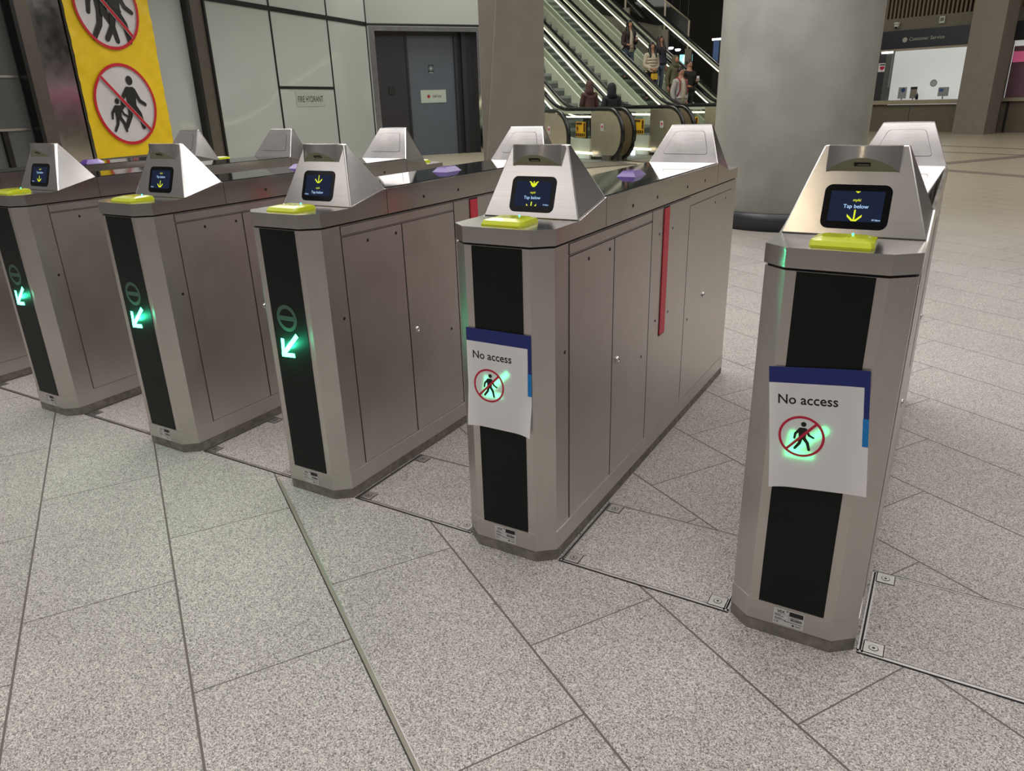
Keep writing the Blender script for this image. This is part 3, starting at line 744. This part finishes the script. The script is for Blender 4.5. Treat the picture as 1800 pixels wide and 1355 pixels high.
def escalator(b0, b1, a_top, label, signed=True, steps=True):
    root = thing('escalator', label, 'escalator', EB+gb*((b0+b1)/2), 0, 'escalators in a bank') if steps else thing('glass_balustrade', label, 'balustrade', EB+gb*((b0+b1)/2))
    n0 = len(bpy.data.objects)
    made = []
    class Rp: pass
    for b, facing in ((b0, False), (b1, True)):
        before = set(bpy.data.objects); balustrade(None, b, a_top, None, facing); made += [o for o in bpy.data.objects if o not in before]
    if not steps:
        for o in made: 
            if o.name.startswith('deck') and o.data.vertices[0].co.dot(gb) > EB.dot(gb)+6.: bpy.data.objects.remove(o); made.remove(o); break
        for o in made: o.parent = root; o.location = -root.location
        return
    mb = MB(); w0_, w1_ = b0+.03, b1-.07; a = A0+.1; z = .02
    prof = [(.25, .02), (a, .02)]
    while a > a_top: prof += [(a, z), (a, z+.20)]; z += .20; a -= .20/TN
    prof.append((a, z))
    for (p, q) in zip(prof, prof[1:]):
        if p[0] == q[0]:
            zm = p[1]+.13
            for za, zb_, mt in ((p[1], zm, 'step_dark'), (zm, q[1], 'step_riser')): mb.poly([ep(p[0], w0_, za), ep(p[0], w1_, za), ep(p[0], w1_, zb_), ep(p[0], w0_, zb_)], mt)
            continue
        mb.poly([ep(p[0], w0_, p[1]), ep(p[0], w1_, p[1]), ep(q[0], w1_, q[1]), ep(q[0], w0_, q[1])], 'step_riser' if p[0] == q[0] else 'step_dark')
    made.append(mb.build('step_band', None, 'dark ribbed steps'))
    mb = MB(); mb.obox(ep(-.15, w0_, 0), ga*1.3, gb*(w1_-w0_), UP*.018, 'landing_steel'); made.append(mb.build('landing_plate', None))
    if signed:
        mb = MB(); fl = Flat(mb, ep(-1.12, b1-.02, .655), ga, UP, -gb, eps=.005)
        fl.rect(-.21, .21, -.17, .17, 'warn_yellow', 1); fl.rect(-.19, .06, .11, .155, 'warn_ink', 2); fl.rect(.12, .19, -.05, .15, 'warn_ink', 2)
        for i in range(5): fl.rect(-.195+.08*i, -.135+.08*i, -.155, -.08, 'warn_ink', 2)
        fl.walker(-.14, .02, .16, 'warn_ink', 2)
        made.append(mb.build('warning_sticker', None, 'yellow safety sticker on the glass'))
        mb = MB(); mb.obox(ep(-1.45, b1-.12, .13), ga*.95, gb*.02, UP*.05, 'strip_white')
        mb.obox(ep(-1.10, b1-.26, .02), ga*.12, gb*.05, UP*.10, 'lamp_blue'); made.append(mb.build('skirt_light', None, 'lit skirting strip'))
    for o in made:
        o.parent = root; o.location = -root.location
escalator(-1.21, .16, -3.1, 'escalator nearest the gates, first from the left beside the square pillar')
escalator(.46, 1.83, -11, 'second escalator from the left, two dark hooded people at its foot')
escalator(2.13, 3.50, -11, 'third escalator from the left, empty glass-sided run in the middle')
escalator(3.80, 5.17, -11, 'fourth escalator from the left, carrying the riders coming down', False)
escalator(5.47, 6.84, -11, 'glass balustrades with lit rails behind the riders, topmost lit line on the right', False, False)

# ------------------------------------------------------------------ customer service counter
c0 = Vector((-2.66, 27.95, 0)); cd = Vector((math.cos(R(-18)), math.sin(R(-18)), 0)); cn = Vector((-cd.y, cd.x, 0))
def kbox(mb, s0, s1, z0, z1, d0, d1, m): mb.obox(c0+cd*s0+cn*d0+UP*z0, cd*(s1-s0), cn*(d1-d0), UP*(z1-z0), m)
def kflat(mb, s, z, d, eps=.004): return Flat(mb, c0+cd*s+cn*d+UP*z, cd, UP, -cn, eps=eps)
mb = MB(); kbox(mb, -4, 9, 3.12, 3.5, .0, .3, 'cs_band'); kbox(mb, -4, .36, 0, 2.6, .02, .3, 'door_dark'); kbox(mb, 2.9, 3.85, 0, 3.2, .0, .3, 'pillar_stone'); kbox(mb, -4, 9, 3.5, 8, .35, .5, 'dark_hall'); struct(mb.build('wall_back'))
mb = MB(); s = -3.
while s < 4.: kbox(mb, s, s+.055, 3.5, 6.5, .0, .3, 'cs_slat'); s += .125
struct(mb.build('trim_%d' % k)); k += 1
root = thing('service_counter', 'customer service counter with a white-lit opening behind the column', 'counter', c0+cd*1.2)
made = []
mb = MB(); kbox(mb, -2.5, 2.9, 0, .84, 0, .3, 'cs_brown'); kbox(mb, 1.22, 1.235, 0, .84, -.004, .1, 'ink_black'); made.append(mb.build('counter_front', None))
mb = MB(); kbox(mb, -2.5, 2.9, .86, .99, -.12, .35, 'cs_ledge'); made.append(mb.build('ledge', None))
mb = MB(); kbox(mb, -2.5, 4.5, .4, 2.75, 1.6, 1.65, 'cs_white_glow'); kbox(mb, 2.9, 2.95, .4, 2.75, .3, 1.6, 'cs_white_glow'); kbox(mb, -2.5, 4.5, 2.62, 2.66, .3, 1.6, 'cs_white_glow'); made.append(mb.build('back_wall', None, 'self-glowing white wall behind the counter'))
mb = MB(); kbox(mb, .22, .40, .99, 2.55, .0, .12, 'wall_glass_dark'); made.append(mb.build('post', None))
mb = MB(); kbox(mb, .05, .42, 2.46, 2.53, -.03, .0, 'cs_tube'); made.append(mb.build('light_tube', None))
for o in made: o.parent = root; o.location = -root.location
root = thing('service_sign', 'dark navy fascia sign reading Customer Service', 'sign', c0+cd*1.2+UP*2.6)
mb = MB(); kbox(mb, -2.5, 2.9, 2.58, 3.13, -.06, .25, 'cs_navy'); o = mb.build('fascia', None); o.parent = root; o.location = -root.location
mb = MB(); kbox(mb, -2.5, 2.9, 2.52, 2.58, -.05, .25, 'cs_ledge'); o2 = mb.build('fascia_edge', None); o2.parent = root; o2.location = -root.location
mb = MB(); fl = kflat(mb, 0, 0, -.062); fl.disc(.76, 2.835, .075, 'cs_text', 1); fl.text('i', .76, 2.80, .08, 'cs_navy', 2); fl.text('Customer Service', .89, 2.80, .105, 'cs_text', 1, align='LEFT', wide=.98, slant=.08)
o = mb.build('lettering', None); o.parent = root; o.location = -root.location
mb = MB(); kbox(mb, .0, .25, 1.9, 2.17, .0, .018, 'paper_white'); fl = kflat(mb, .125, 2.03, 0.); fl.disc(-.035, .0, .045, 'paper_red', 1, 12); fl.disc(.035, .0, .045, 'paper_red', 1, 12); fl.poly([(-.075, -.02), (0, -.09), (.075, -.02)], 'paper_red', 1); fl.rect(-.09, .09, .07, .11, 'text_dark', 1)
tag(mb.build('defibrillator_sign'), 'small white sign with a red heart beside the column', 'sign')
mb = MB(); mb.ball(c0+cd*.43-cn*.06+UP*3.28, .085, 'sticker_white', 12); mb.lathe([(.10, 0), (.10, .06)], 'sticker_white', 14, c0+cd*.43-cn*.06+UP*3.32); mb.ball(c0+cd*.43-cn*.08+UP*3.25, .06, 'ink_black', 10); tag(mb.build('dome_camera'), 'small white dome camera above the navy fascia sign', 'camera')
mb = MB(); kbox(mb, 1.72, 1.88, 3.24, 3.44, -.06, .0, 'sign_silver'); kbox(mb, 1.75, 1.85, 3.30, 3.40, -.064, -.06, 'cs_band'); tag(mb.build('wall_box'), 'small pale square box above the right end of the fascia sign', 'box')
def poster(s0, s1, z0, z1, m, lb, ink):
    mb = MB(); kbox(mb, s0, s1, z0, z1, 1.17, 1.18, m); fl = kflat(mb, (s0+s1)/2, (z0+z1)/2, 1.17); h = (z1-z0)/2; w = (s1-s0)/2; ink(fl, w, h); kbox(mb, (s0+s1)/2-.02, (s0+s1)/2+.02, .985, z0, 1.17, 1.2, m); tag(mb.build('counter_notice'), lb, 'notice', 'notices on the counter')
poster(.30, .58, 1.03, 1.40, 'poster_pale', 'pale notice with a blue spot at the left of the counter', lambda f, w, h: f.disc(.02, h*.5, .07, 'poster_blue', 1))
poster(.70, .92, 1.03, 1.40, 'poster_grey', 'grey notice with a dark header beside the pump bottle', lambda f, w, h: (f.rect(-w, w, h*.6, h, 'text_dark', 1), f.rect(-w*.7, w*.7, -h*.7, h*.4, 'cs_ledge', 1)))
poster(1.60, 1.93, 1.08, 1.36, 'poster_grey', 'wide notice with a blue square at the right of the counter', lambda f, w, h: f.rect(-w*.8, 0, 0, h*.7, 'poster_blue', 1))
mb = MB(); bc = c0+cd*1.01+cn*1.0+UP*.99; mb.lathe([(.001, 0), (.045, 0), (.045, .13), (.03, .16), (.014, .18), (.014, .21), (.001, .21)], 'cs_navy', 14, bc); mb.tube([bc+UP*.2, bc+UP*.235, bc+UP*.24-cn*.06], .008, 'sticker_white', 6); tag(mb.build('pump_bottle'), 'dark blue pump bottle on the service counter', 'bottle')
mb = MB(); fl = kflat(mb, 1.26, 1.50, 1.59); fl.ring(0, 0, .09, .115, 'poster_grey', 1, 24); fl.disc(0, 0, .09, 'poster_pale', 1, 24); tag(mb.build('intercom_ring'), 'pale round speaking grille on the white counter screen', 'grille')
# the next bay to the right of the pillar
mb = MB(); kbox(mb, 3.9, 9, 2.6, 3.13, .0, .2, 'door_dark'); kbox(mb, 3.9, 9, .0, .9, .0, .3, 'cs_brown'); kbox(mb, 3.9, 9, .9, 1.0, -.1, .3, 'cs_ledge'); kbox(mb, 4.05, 4.12, 0, .9, -.01, .1, 'ink_black'); struct(mb.build('wall_right_bay'))
mb = MB(); kbox(mb, 3.88, 9, 1.0, 2.6, .25, .3, 'shop_glass'); kbox(mb, 3.9, 9, 2.0, 2.3, .22, .25, 'shop_pink'); kbox(mb, 3.9, 9, 2.45, 2.6, .2, .25, 'cs_white_glow'); struct(mb.build('window_1'))

# ------------------------------------------------------------------ dark hall behind the escalators, stair rail, exit sign
mb = MB(); mb.poly([(-30, 34, 0), (3, 34, 0), (3, 34, 9), (-30, 34, 9)], 'dark_hall'); mb.poly([(-30, 8, 0), (-30, 34, 0), (-30, 34, 9), (-30, 8, 9)], 'dark_hall'); struct(mb.build('wall_far'))
mb = MB(); mb.poly([(-30, 17, 9), (14, 17, 9), (14, 45, 9), (-30, 45, 9)], 'dark_hall'); struct(mb.build('ceiling'))
def az(a, d, z): v = hd(a, d); return Vector((v.x, v.y, z))
mb = MB(); p = [az(-26.5, 32, 0), az(-19.6, 32, 0)]; mb.poly([p[0], p[1], p[1]+UP*3.79, p[0]+UP*4.62], 'beige_wall'); mb.poly([p[0]+UP*4.62, p[1]+UP*3.79, p[1]+UP*3.84+cn*.3, p[0]+UP*4.67+cn*.3], 'beige_wall'); struct(mb.build('wall_stair'))
rail = thing('stair_railing', 'glass stair railing with a pale handrail against the dark hall, above the escalators', 'railing', az(-21.5, 30.5, 0))
pts = [(-11.44, 26.83, 5.39), (-10.06, 27.31, 4.60), (-9.22, 27.61, 3.92)]
made = []
mb = MB(); mb.tube([Vector(q) for q in pts], .03, 'cs_ledge', 8); made.append(mb.build('rail', None))
mb = MB(); mb.poly([Vector(q) for q in pts[:2]]+[Vector(pts[1])-UP*.95, Vector(pts[0])-UP*.95], 'rail_glass'); mb.poly([Vector(q) for q in pts[1:]]+[Vector(pts[2])-UP*.95, Vector(pts[1])-UP*.95], 'rail_glass'); made.append(mb.build('glass_pane', None))
for q in pts:
    mb = MB(); q = Vector(q); mb.obox(q-Vector((.03, .03, 0)), (.06, 0, 0), (0, .06, 0), (0, 0, -1.4), 'cs_ledge'); mb.obox(q+Vector((-.09, -.06, -.95)), (.26, 0, 0), (0, .12, 0), (0, 0, -q.z+.95), 'beige_wall'); made.append(mb.build('post', None))
for o in made: o.parent = rail; o.location = -rail.location
mb = MB()
for a in (-25.2, -22.6, -19.9): q = az(a, 31.4, 0); mb.obox(q, (.15, 0, 0), (0, .15, 0), (0, 0, 5.4 if a < -25 else 3.86), 'beige_wall')
struct(mb.build('trim_%d' % k)); k += 1
mb = MB(); q = az(-18.35, 31, 2.41); ux = Vector((math.cos(R(18)), math.sin(R(18)), 0)); mb.obox(q, ux*.46, (0, .06, 0), (0, 0, .38), 'exit_cyan'); mb.obox(q+ux*.22+UP*.38, ux*.02, (0, .02, 0), (0, 0, 6.2), 'mullion'); fl = Flat(mb, q+Vector((0, -.001, 0)), ux, UP, (0, -1, 0), eps=.006); fl.walker(.19, .19, .31, 'exit_white', 1, flip=-1); tag(mb.build('exit_sign'), 'small lit cyan exit sign behind the riders', 'sign')
for a, z, lb in ((-19.0, 2.99, 'left small ceiling lamp glowing above the exit sign'), (-18.5, 2.92, 'right small ceiling lamp glowing above the exit sign')):
    mb = MB(); q = az(a, 31, z); mb.lathe([(.001, 0), (.07, 0), (.11, .04), (.11, .07), (.001, .07)], 'lamp_blue', 12, q); mb.box(q.x-.01, q.x+.01, q.y-.01, q.y+.01, z+.07, 9., 'mullion'); tag(mb.build('ceiling_lamp'), lb, 'lamp', 'far ceiling lamps')
mb = MB(); q = az(-16.1, 30, 2.24); mb.obox(q, (.38, 0, 0), (0, .12, 0), (0, 0, .94), 'cs_navy'); mb.obox(q+Vector((.02, .03, -2.24)), (.3, 0, 0), (0, .06, 0), (0, 0, 2.24), 'mullion'); mb.obox(q+Vector((.0, -.01, .12)), (.20, 0, 0), (0, .01, 0), (0, 0, .78), 'poster_blue'); mb.obox(q+Vector((-.06, -.02, .93)), (.31, 0, 0), (0, .1, 0), (0, 0, .06), 'lamp_blue'); tag(mb.build('lit_kiosk'), 'blue lit panel glimpsed at the left edge of the round column', 'panel')

# ------------------------------------------------------------------ people
def skin_mesh(name, verts, edges, radii, mat, sub=2, root=0):
    me = bpy.data.meshes.new(name); bm = bmesh.new(); lay = bm.verts.layers.skin.verify()
    vs = []
    for i, (co, r) in enumerate(zip(verts, radii)):
        v = bm.verts.new(co); r = r if isinstance(r, tuple) else (r, r); v[lay].radius = r; v[lay].use_root = (i == root); vs.append(v)
    for a, b in edges: bm.edges.new((vs[a], vs[b]))
    bm.to_mesh(me); bm.free()
    ob = bpy.data.objects.new(name, me); C.objects.link(ob)
    m = ob.modifiers.new('s', 'SKIN'); m.use_smooth_shade = True
    m = ob.modifiers.new('d', 'SUBSURF'); m.levels = sub; m.render_levels = sub
    dg = bpy.context.evaluated_depsgraph_get(); r = bpy.data.meshes.new_from_object(ob.evaluated_get(dg))
    bpy.data.objects.remove(ob); bpy.data.meshes.remove(me)
    r.materials.clear(); r.materials.append(MATS[mat])
    for p in r.polygons: p.use_smooth = True; p.material_index = 0
    o = bpy.data.objects.new(name, r); C.objects.link(o)
    return o
def person(loc, face, h, label, jacket, trousers, hair, hair_style='short', pose='side', hood=None, extras=(), group='people on the escalators'):
    root = thing('person', label, 'person', loc, face, group)
    s = h/1.75; V = lambda x, y, z: (x*s, y*s, z*s)          # faces -y in its own frame, x to its left
    hand = {'side': ((.24, -.05, .84), (-.24, -.05, .84)), 'phone': ((.10, -.30, 1.20), (-.16, -.22, 1.05)), 'clasp': ((.05, -.22, .98), (-.05, -.22, .98))}[pose]
    elb = {'side': ((.26, .04, 1.10), (-.26, .04, 1.10)), 'phone': ((.24, -.02, 1.10), (-.25, .0, 1.10)), 'clasp': ((.25, .02, 1.10), (-.25, .02, 1.10))}[pose]
    co = [V(0, 0, .95), V(0, .01, 1.12), V(0, 0, 1.32), V(0, .01, 1.46), V(0, -.01, 1.55), V(0, -.02, 1.66),
          V(.17, .01, 1.41), V(*elb[0]), V(*hand[0]), V(-.17, .01, 1.41), V(*elb[1]), V(*hand[1]),
          V(.09, 0, .86), V(.10, -.03, .50), V(.10, .03, .09), V(.11, -.12, .04), V(-.09, 0, .86), V(-.10, .0, .50), V(-.10, .06, .09), V(-.11, -.09, .04)]
    ed = [(0, 1), (1, 2), (2, 3), (3, 4), (4, 5), (3, 6), (6, 7), (7, 8), (3, 9), (9, 10), (10, 11), (0, 12), (12, 13), (13, 14), (14, 15), (0, 16), (16, 17), (17, 18), (18, 19)]
    rr = [.13, .12, .14, .075, .055, .095, .065, .042, .034, .065, .042, .034, .085, .058, .04, .035, .085, .058, .04, .035]
    made = [skin_mesh('body', co, ed, [r*s for r in rr], 'skin')]
    mb = MB()                                                 # face and hands
    hz = 1.665*s
    mb.ball((0, -.015*s, hz), .10*s, 'skin', 14, (.80, .95, 1.20)); mb.ball((0, -.115*s, hz-.01*s), .018*s, 'skin', 8, (.8, 1, 1.3))
    for x in (-.034, .034): mb.ball((x*s, -.098*s, hz+.022*s), .012*s, 'ink_black', 6)
    mb.ball((0, -.103*s, hz-.052*s), .02*s, 'text_red', 6, (1.2, .4, .3))
    for x in (-.08, .08): mb.ball((x*s, 0, hz), .022*s, 'skin', 6, (.4, .8, 1.2))
    made.append(mb.build('head', None))
    mb = MB()
    for sd, hp in ((1, hand[0]), (-1, hand[1])):
        hp = Vector(hp)*s; el = Vector(elb[0 if sd > 0 else 1])*s; d = (hp-el).normalized()
        sidev = d.cross(Vector((0, 0, 1)) if abs(d.z) < .9 else Vector((0, 1, 0))).normalized(); nrm = sidev.cross(d)
        mb.tube([hp-d*.02*s, hp+d*.05*s, hp+d*.09*s], [.026*s, .034*s, .030*s], 'skin', 8)
        for i, ln in enumerate((.060, .075, .080, .068)):
            f0 = hp+d*.085*s+sidev*(.0225-.015*i)*s; mb.tube([f0, f0+d*ln*.5*s, f0+d*ln*.8*s+nrm*.02*s], [.009*s, .008*s, .006*s], 'skin', 6)
        t0 = hp+d*.03*s+sidev*.03*s; mb.tube([t0, t0+(d+sidev*.8)*.03*s, t0+(d*1.6+sidev*.9)*.035*s], [.011*s, .010*s, .007*s], 'skin', 6)
    made.append(mb.build('hand_pair', None))
    g = 1.0
    jk = skin_mesh('jacket', [co[0], co[1], co[2], co[3], co[6], co[7], tuple(Vector(co[7]).lerp(Vector(co[8]), .88)), co[9], co[10], tuple(Vector(co[10]).lerp(Vector(co[11]), .88)), V(0, 0, .84), V(0, .005, 1.515)],
                   [(10, 0), (0, 1), (1, 2), (2, 3), (3, 4), (4, 5), (5, 6), (3, 7), (7, 8), (8, 9), (3, 11)], [x*s for x in (.185, .175, .185, .105, .10, .075, .058, .10, .075, .058, .19, .068)], jacket, root=1)
    made.append(jk)
    tr = skin_mesh('trousers', [V(0, 0, .93), co[12], co[13], V(.10, .03, .12), co[16], co[17], V(-.10, .06, .12)], [(0, 1), (1, 2), (2, 3), (0, 4), (4, 5), (5, 6)], [x*s for x in (.15, .105, .078, .064, .105, .078, .064)], trousers)
    made.append(tr)
    mb = MB()
    for x, y in ((.105, -.05), (-.105, -.02)): mb.ball((x*s, y*s, .045*s), .13*s, 'cloth_black', 10, (.38, 1., .36))
    made.append(mb.build('shoe_pair', None))
    mb = MB()
    if hood:
        mb.loft([[(r*s*math.cos(2*PI*i/14)*w, (oy+.0)*s+r*s*math.sin(2*PI*i/14), z*s) for i in range(14)] for r, w, oy, z in ((.15, 1.15, .02, 1.44), (.125, .9, .03, 1.54), (.132, .9, .022, 1.66), (.115, .9, .018, 1.75), (.06, .9, .012, 1.80), (.005, .9, .01, 1.81))], hood, smooth=True)
        # face opening: dark oval at the front
        made.append(mb.build('hood', None))
        mb = MB(); mb.ball((0, -.098*s, 1.665*s), .078*s, 'skin' if hood != 'cloth_ink' else 'hair_black', 10, (.80, .62, 1.15)); made.append(mb.build('face', None))
    else:
        hm = hair
        mb.ball((0, .016*s, 1.712*s), .112*s, hm, 14, (.88, 1.0, .98))
        if hair_style == 'long':
            mb.loft([[(rx*s*math.cos(t), (oy+ry*math.sin(t))*s, z*s) for t in [2*PI*i/14 for i in range(14)]] for rx, ry, oy, z in ((.07, .04, .08, 1.22), (.11, .06, .075, 1.30), (.115, .07, .06, 1.45), (.105, .085, .045, 1.60), (.09, .09, .03, 1.72))], hm, smooth=True)
            for sx in (-1, 1): mb.tube([V(sx*.085, -.02, 1.70), V(sx*.10, -.05, 1.55), V(sx*.10, -.10, 1.38), V(sx*.09, -.12, 1.22)], [.04*s, .05*s, .052*s, .03*s], hm, 8)
        made.append(mb.build('hair', None))
    for e in extras:
        mb = MB()
        if e == 'straps':
            for sx in (-1, 1): mb.tube([V(sx*.11, .16, 1.42), V(sx*.12, .0, 1.52), V(sx*.12, -.15, 1.42), V(sx*.15, -.18, 1.15), V(sx*.17, -.08, 1.0)], .022*s, 'strap_red', 6)
            made.append(mb.build('bag_straps', None, 'red rucksack straps'))
        if e == 'quilt':
            for z in (.93, 1.02, 1.11, 1.20, 1.29):
                mb.lathe([(.190*s, -.03), (.206*s, -.008), (.206*s, .008), (.190*s, .03)], jacket, 18, (0, 0, z*s), cap=False)
            made.append(mb.build('quilting', None))
        if e == 'vest':
            mb.loft([[V(x*w, y, z) for x, y in ((-.05, yy), (.05, yy), (.05, yy+.06), (-.05, yy+.06))] for w, yy, z in ((1.5, -.185, .84), (1.2, -.178, 1.05), (1.2, -.185, 1.25), (.8, -.15, 1.42), (.5, -.09, 1.50))], 'cloth_cream', smooth=True); made.append(mb.build('shirt_front', None, 'pale shirt front'))
    for o in made: o.parent = root
    return root
DN = math.atan2(ga.y, ga.x)+PI/2          # facing down the run
def on_esc(a, b, label, h, turn=0., **kw):
    z = .02 + (math.floor((A0+.1-a)/(.2/TN))+1)*.2 if a < A0+.1 else .02
    return person(ep(a, b, z), DN+turn, h, label, **kw), z
person_spots = [
 (-5.03, 4.3, 3.39, 'person in a dark brown jacket and jeans holding a phone, highest of the riders', dict(jacket='cloth_brown', trousers='cloth_denim', hair='hair_black', hair_style='long', pose='phone', extras=('vest',))),
 (-3.82, 4.2, 2.68, 'person with long black hair in a cream quilted jacket, hands clasped', dict(jacket='cloth_cream', trousers='cloth_black', hair='hair_black', hair_style='long', pose='clasp', extras=('quilt',))),
 (-4.22, 4.8, 2.90, 'person in a navy puffer jacket and jeans behind the cream quilted jacket', dict(jacket='cloth_navy', trousers='cloth_denim', hair='hair_brown', hair_style='long', pose='side')),
 (-3.45, 4.75, 2.37, 'person in an olive hooded coat with the hood up', dict(jacket='cloth_olive', trousers='cloth_olive', hair='hair_black', hood='cloth_olive', pose='side')),
 (-2.48, 4.15, 2.02, 'person in a grey sweatshirt with red rucksack straps, lowest rider', dict(jacket='cloth_grey', trousers='cloth_grey', hair='hair_black', pose='side', extras=('straps', 'vest'))),
 (-2.98, 4.85, 2.23, 'person all in black holding a phone beside the grey sweatshirt', dict(jacket='cloth_black', trousers='cloth_black', hair='hair_brown', pose='phone')),
 (-2.24, 1.1, 1.71, 'person in a maroon brown hooded top at the foot of the second escalator', dict(jacket='cloth_maroon', trousers='cloth_black', hair='hair_black', hood='cloth_maroon', pose='phone')),
 (-1.29, 1.1, 1.64, 'person in a near-black hooded top at the foot of the second escalator', dict(jacket='cloth_ink', trousers='cloth_ink', hair='hair_black', hood='cloth_ink', pose='side'))]
for a, b, ztop, lb, kw in person_spots:
    z = .02 + max(0, math.floor((A0+.1-a)/(.2/TN))+1)*.2 if a < A0+.1 else .02
    h = min(1.86, max(1.5, ztop-z))
    p = person(ep(a, b, z), DN+(PI*.92 if 'second' in lb else R(random.uniform(-15, 15))), h/1.02, lb, **kw)
    if kw['pose'] == 'phone':
        s = h/1.02/1.75; loc = Matrix.Translation(p.location) @ Matrix.Rotation(p.rotation_euler.z, 4, 'Z')
        mb = MB(); mb.box(.035*s, .11*s, -.385*s, -.365*s, 1.20*s, 1.33*s, 'phone_white'); mb.v = [tuple(loc @ Vector(v)) for v in mb.v]
        tag(mb.build('phone'), 'small pale phone held by the '+{'b': 'highest rider', 'm': 'person in the maroon hooded top', 'n': 'person all in black'}['b' if 'brown jacket' in lb else 'm' if 'maroon' in lb else 'n'], 'phone')
    if 'cream quilted jacket, hands' in lb:
        loc = Matrix.Translation(p.location) @ Matrix.Rotation(p.rotation_euler.z, 4, 'Z'); s = h/1.02/1.75
        mb = MB(); mb.loft([[(x*s, y*s, z_*s) for x, y in ((-.10*w, -.30), (.10*w, -.30), (.10*w, -.20), (-.10*w, -.20))] for w, z_ in ((1, .66), (1.05, .72), (.9, .84))], 'bag_yellow'); mb.tube([(-.06*s, -.25*s, .83*s), (-.05*s, -.25*s, .95*s), (.05*s, -.25*s, .95*s), (.06*s, -.25*s, .83*s)], .006*s, 'bag_yellow', 6); mb.v = [tuple(loc @ Vector(v)) for v in mb.v]
        tag(mb.build('hand_bag'), 'small yellow bag held by the person in the cream quilted jacket', 'bag')

# ------------------------------------------------------------------ lights, world, camera
def area(name, loc, rot, sx, sy, power, col=(1, .97, .93)):
    l = bpy.data.lights.new(name, 'AREA'); l.shape = 'RECTANGLE'; l.size = sx; l.size_y = sy; l.energy = power; l.color = col
    o = bpy.data.objects.new(name, l); C.objects.link(o); o.location = loc; o.rotation_euler = rot; return o
def point(name, loc, power, col, r=.03):
    l = bpy.data.lights.new(name, 'POINT'); l.energy = power; l.color = col; l.shadow_soft_size = r
    o = bpy.data.objects.new(name, l); C.objects.link(o); o.location = loc; return o
area('gate_light', (-1.6, 3.2, 4.2), (0, 0, 0), 9., .6, 180, (1, .965, .95))
area('gate_light', (-1.6, .6, 4.2), (0, 0, 0), 9., .6, 70, (1, .965, .95))
area('gate_light', (-1.6, -1.3, 4.2), (0, 0, 0), 9., 1.0, 120, (1, .97, .96))
area('gate_light', (-.85, -4.2, 3.2), (0, 0, 0), .10, 3.5, 12, (1, .82, .55))
area('gate_light', (-4.9, -4.4, 4.0), (R(20), 0, 0), 4.4, 1.2, 22, (1, .95, .92))  # added soft light behind the camera, brightens the hood fronts
area('hall_light', (-2., 11., 6.5), (0, 0, 0), 8., 6., 380, (1, .97, .92))
area('far_light', (0., 20., 6.5), (0, 0, 0), 8., 6., 300, (1, .93, .80))
area('escalator_light', (-10.5, 15., 7.5), (0, 0, 0), 5., 5., 420, (1, .97, .86))
area('wall_fill', (-9.5, 8.5, 4.8), (0, R(-35), R(10)), 1., 8., 200, (1, .97, .93))  # added fill to brighten the left glazed wall and banner, no fixture there
area('column_fill', (-4.2, 2.6, 4.6), (R(45), 0, R(-35)), 3., 1., 65, (1, .97, .90))  # added fill that lifts the round column from its left
area('stair_fill', (-10., 23., 8.), (R(35), 0, R(20)), 3., 2., 260, (1, .95, .86))  # added fill so the beige stair wall does not go black
for i in (1, 2, 3): point('arrow_glow', (GX[i]-.022, -.022, .557), 1.1, (.04, 1., .48), .010)
w = bpy.data.worlds.new('World'); bpy.context.scene.world = w; w.use_nodes = True
nt = w.node_tree; bg = nt.nodes['Background']
tc = nt.nodes.new('ShaderNodeTexCoord'); sp = nt.nodes.new('ShaderNodeSeparateXYZ'); lk(nt, tc.outputs['Generated'], sp.inputs[0])
lk(nt, ramp(nt, math_n(nt, 'ADD', math_n(nt, 'MULTIPLY', sp.outputs[2], .5), .5), [(.40, (.16, .145, .13)), (.56, (.20, .19, .18)), (.75, (.49, .47, .45)), (1., (.55, .53, .51))]), bg.inputs['Color'])
bg.inputs['Strength'].default_value = .62

cam = bpy.data.cameras.new('Camera'); co_ = bpy.data.objects.new('Camera', cam); C.objects.link(co_)
pitch, yaw, roll, f = -.3710, -.5393, -.0297, 1281.68
fwd = Vector((math.sin(yaw)*math.cos(pitch), math.cos(yaw)*math.cos(pitch), math.sin(pitch))); right = Vector((math.cos(yaw), -math.sin(yaw), 0)); up = right.cross(fwd)
r_ = right*math.cos(roll)+up*math.sin(roll); u_ = up*math.cos(roll)-right*math.sin(roll)
M = Matrix((r_, u_, -fwd)).transposed().to_4x4(); M.translation = CAM; co_.matrix_world = M
cam.sensor_fit = 'HORIZONTAL'; cam.sensor_width = 36.; cam.lens = f/1800*36; cam.clip_start = .05; cam.clip_end = 200
sc = bpy.context.scene; sc.camera = co_
sc.cycles.transparent_max_bounces = 40
sc.view_settings.view_transform = 'Standard'; sc.view_settings.look = 'None'; sc.view_settings.exposure = 0.
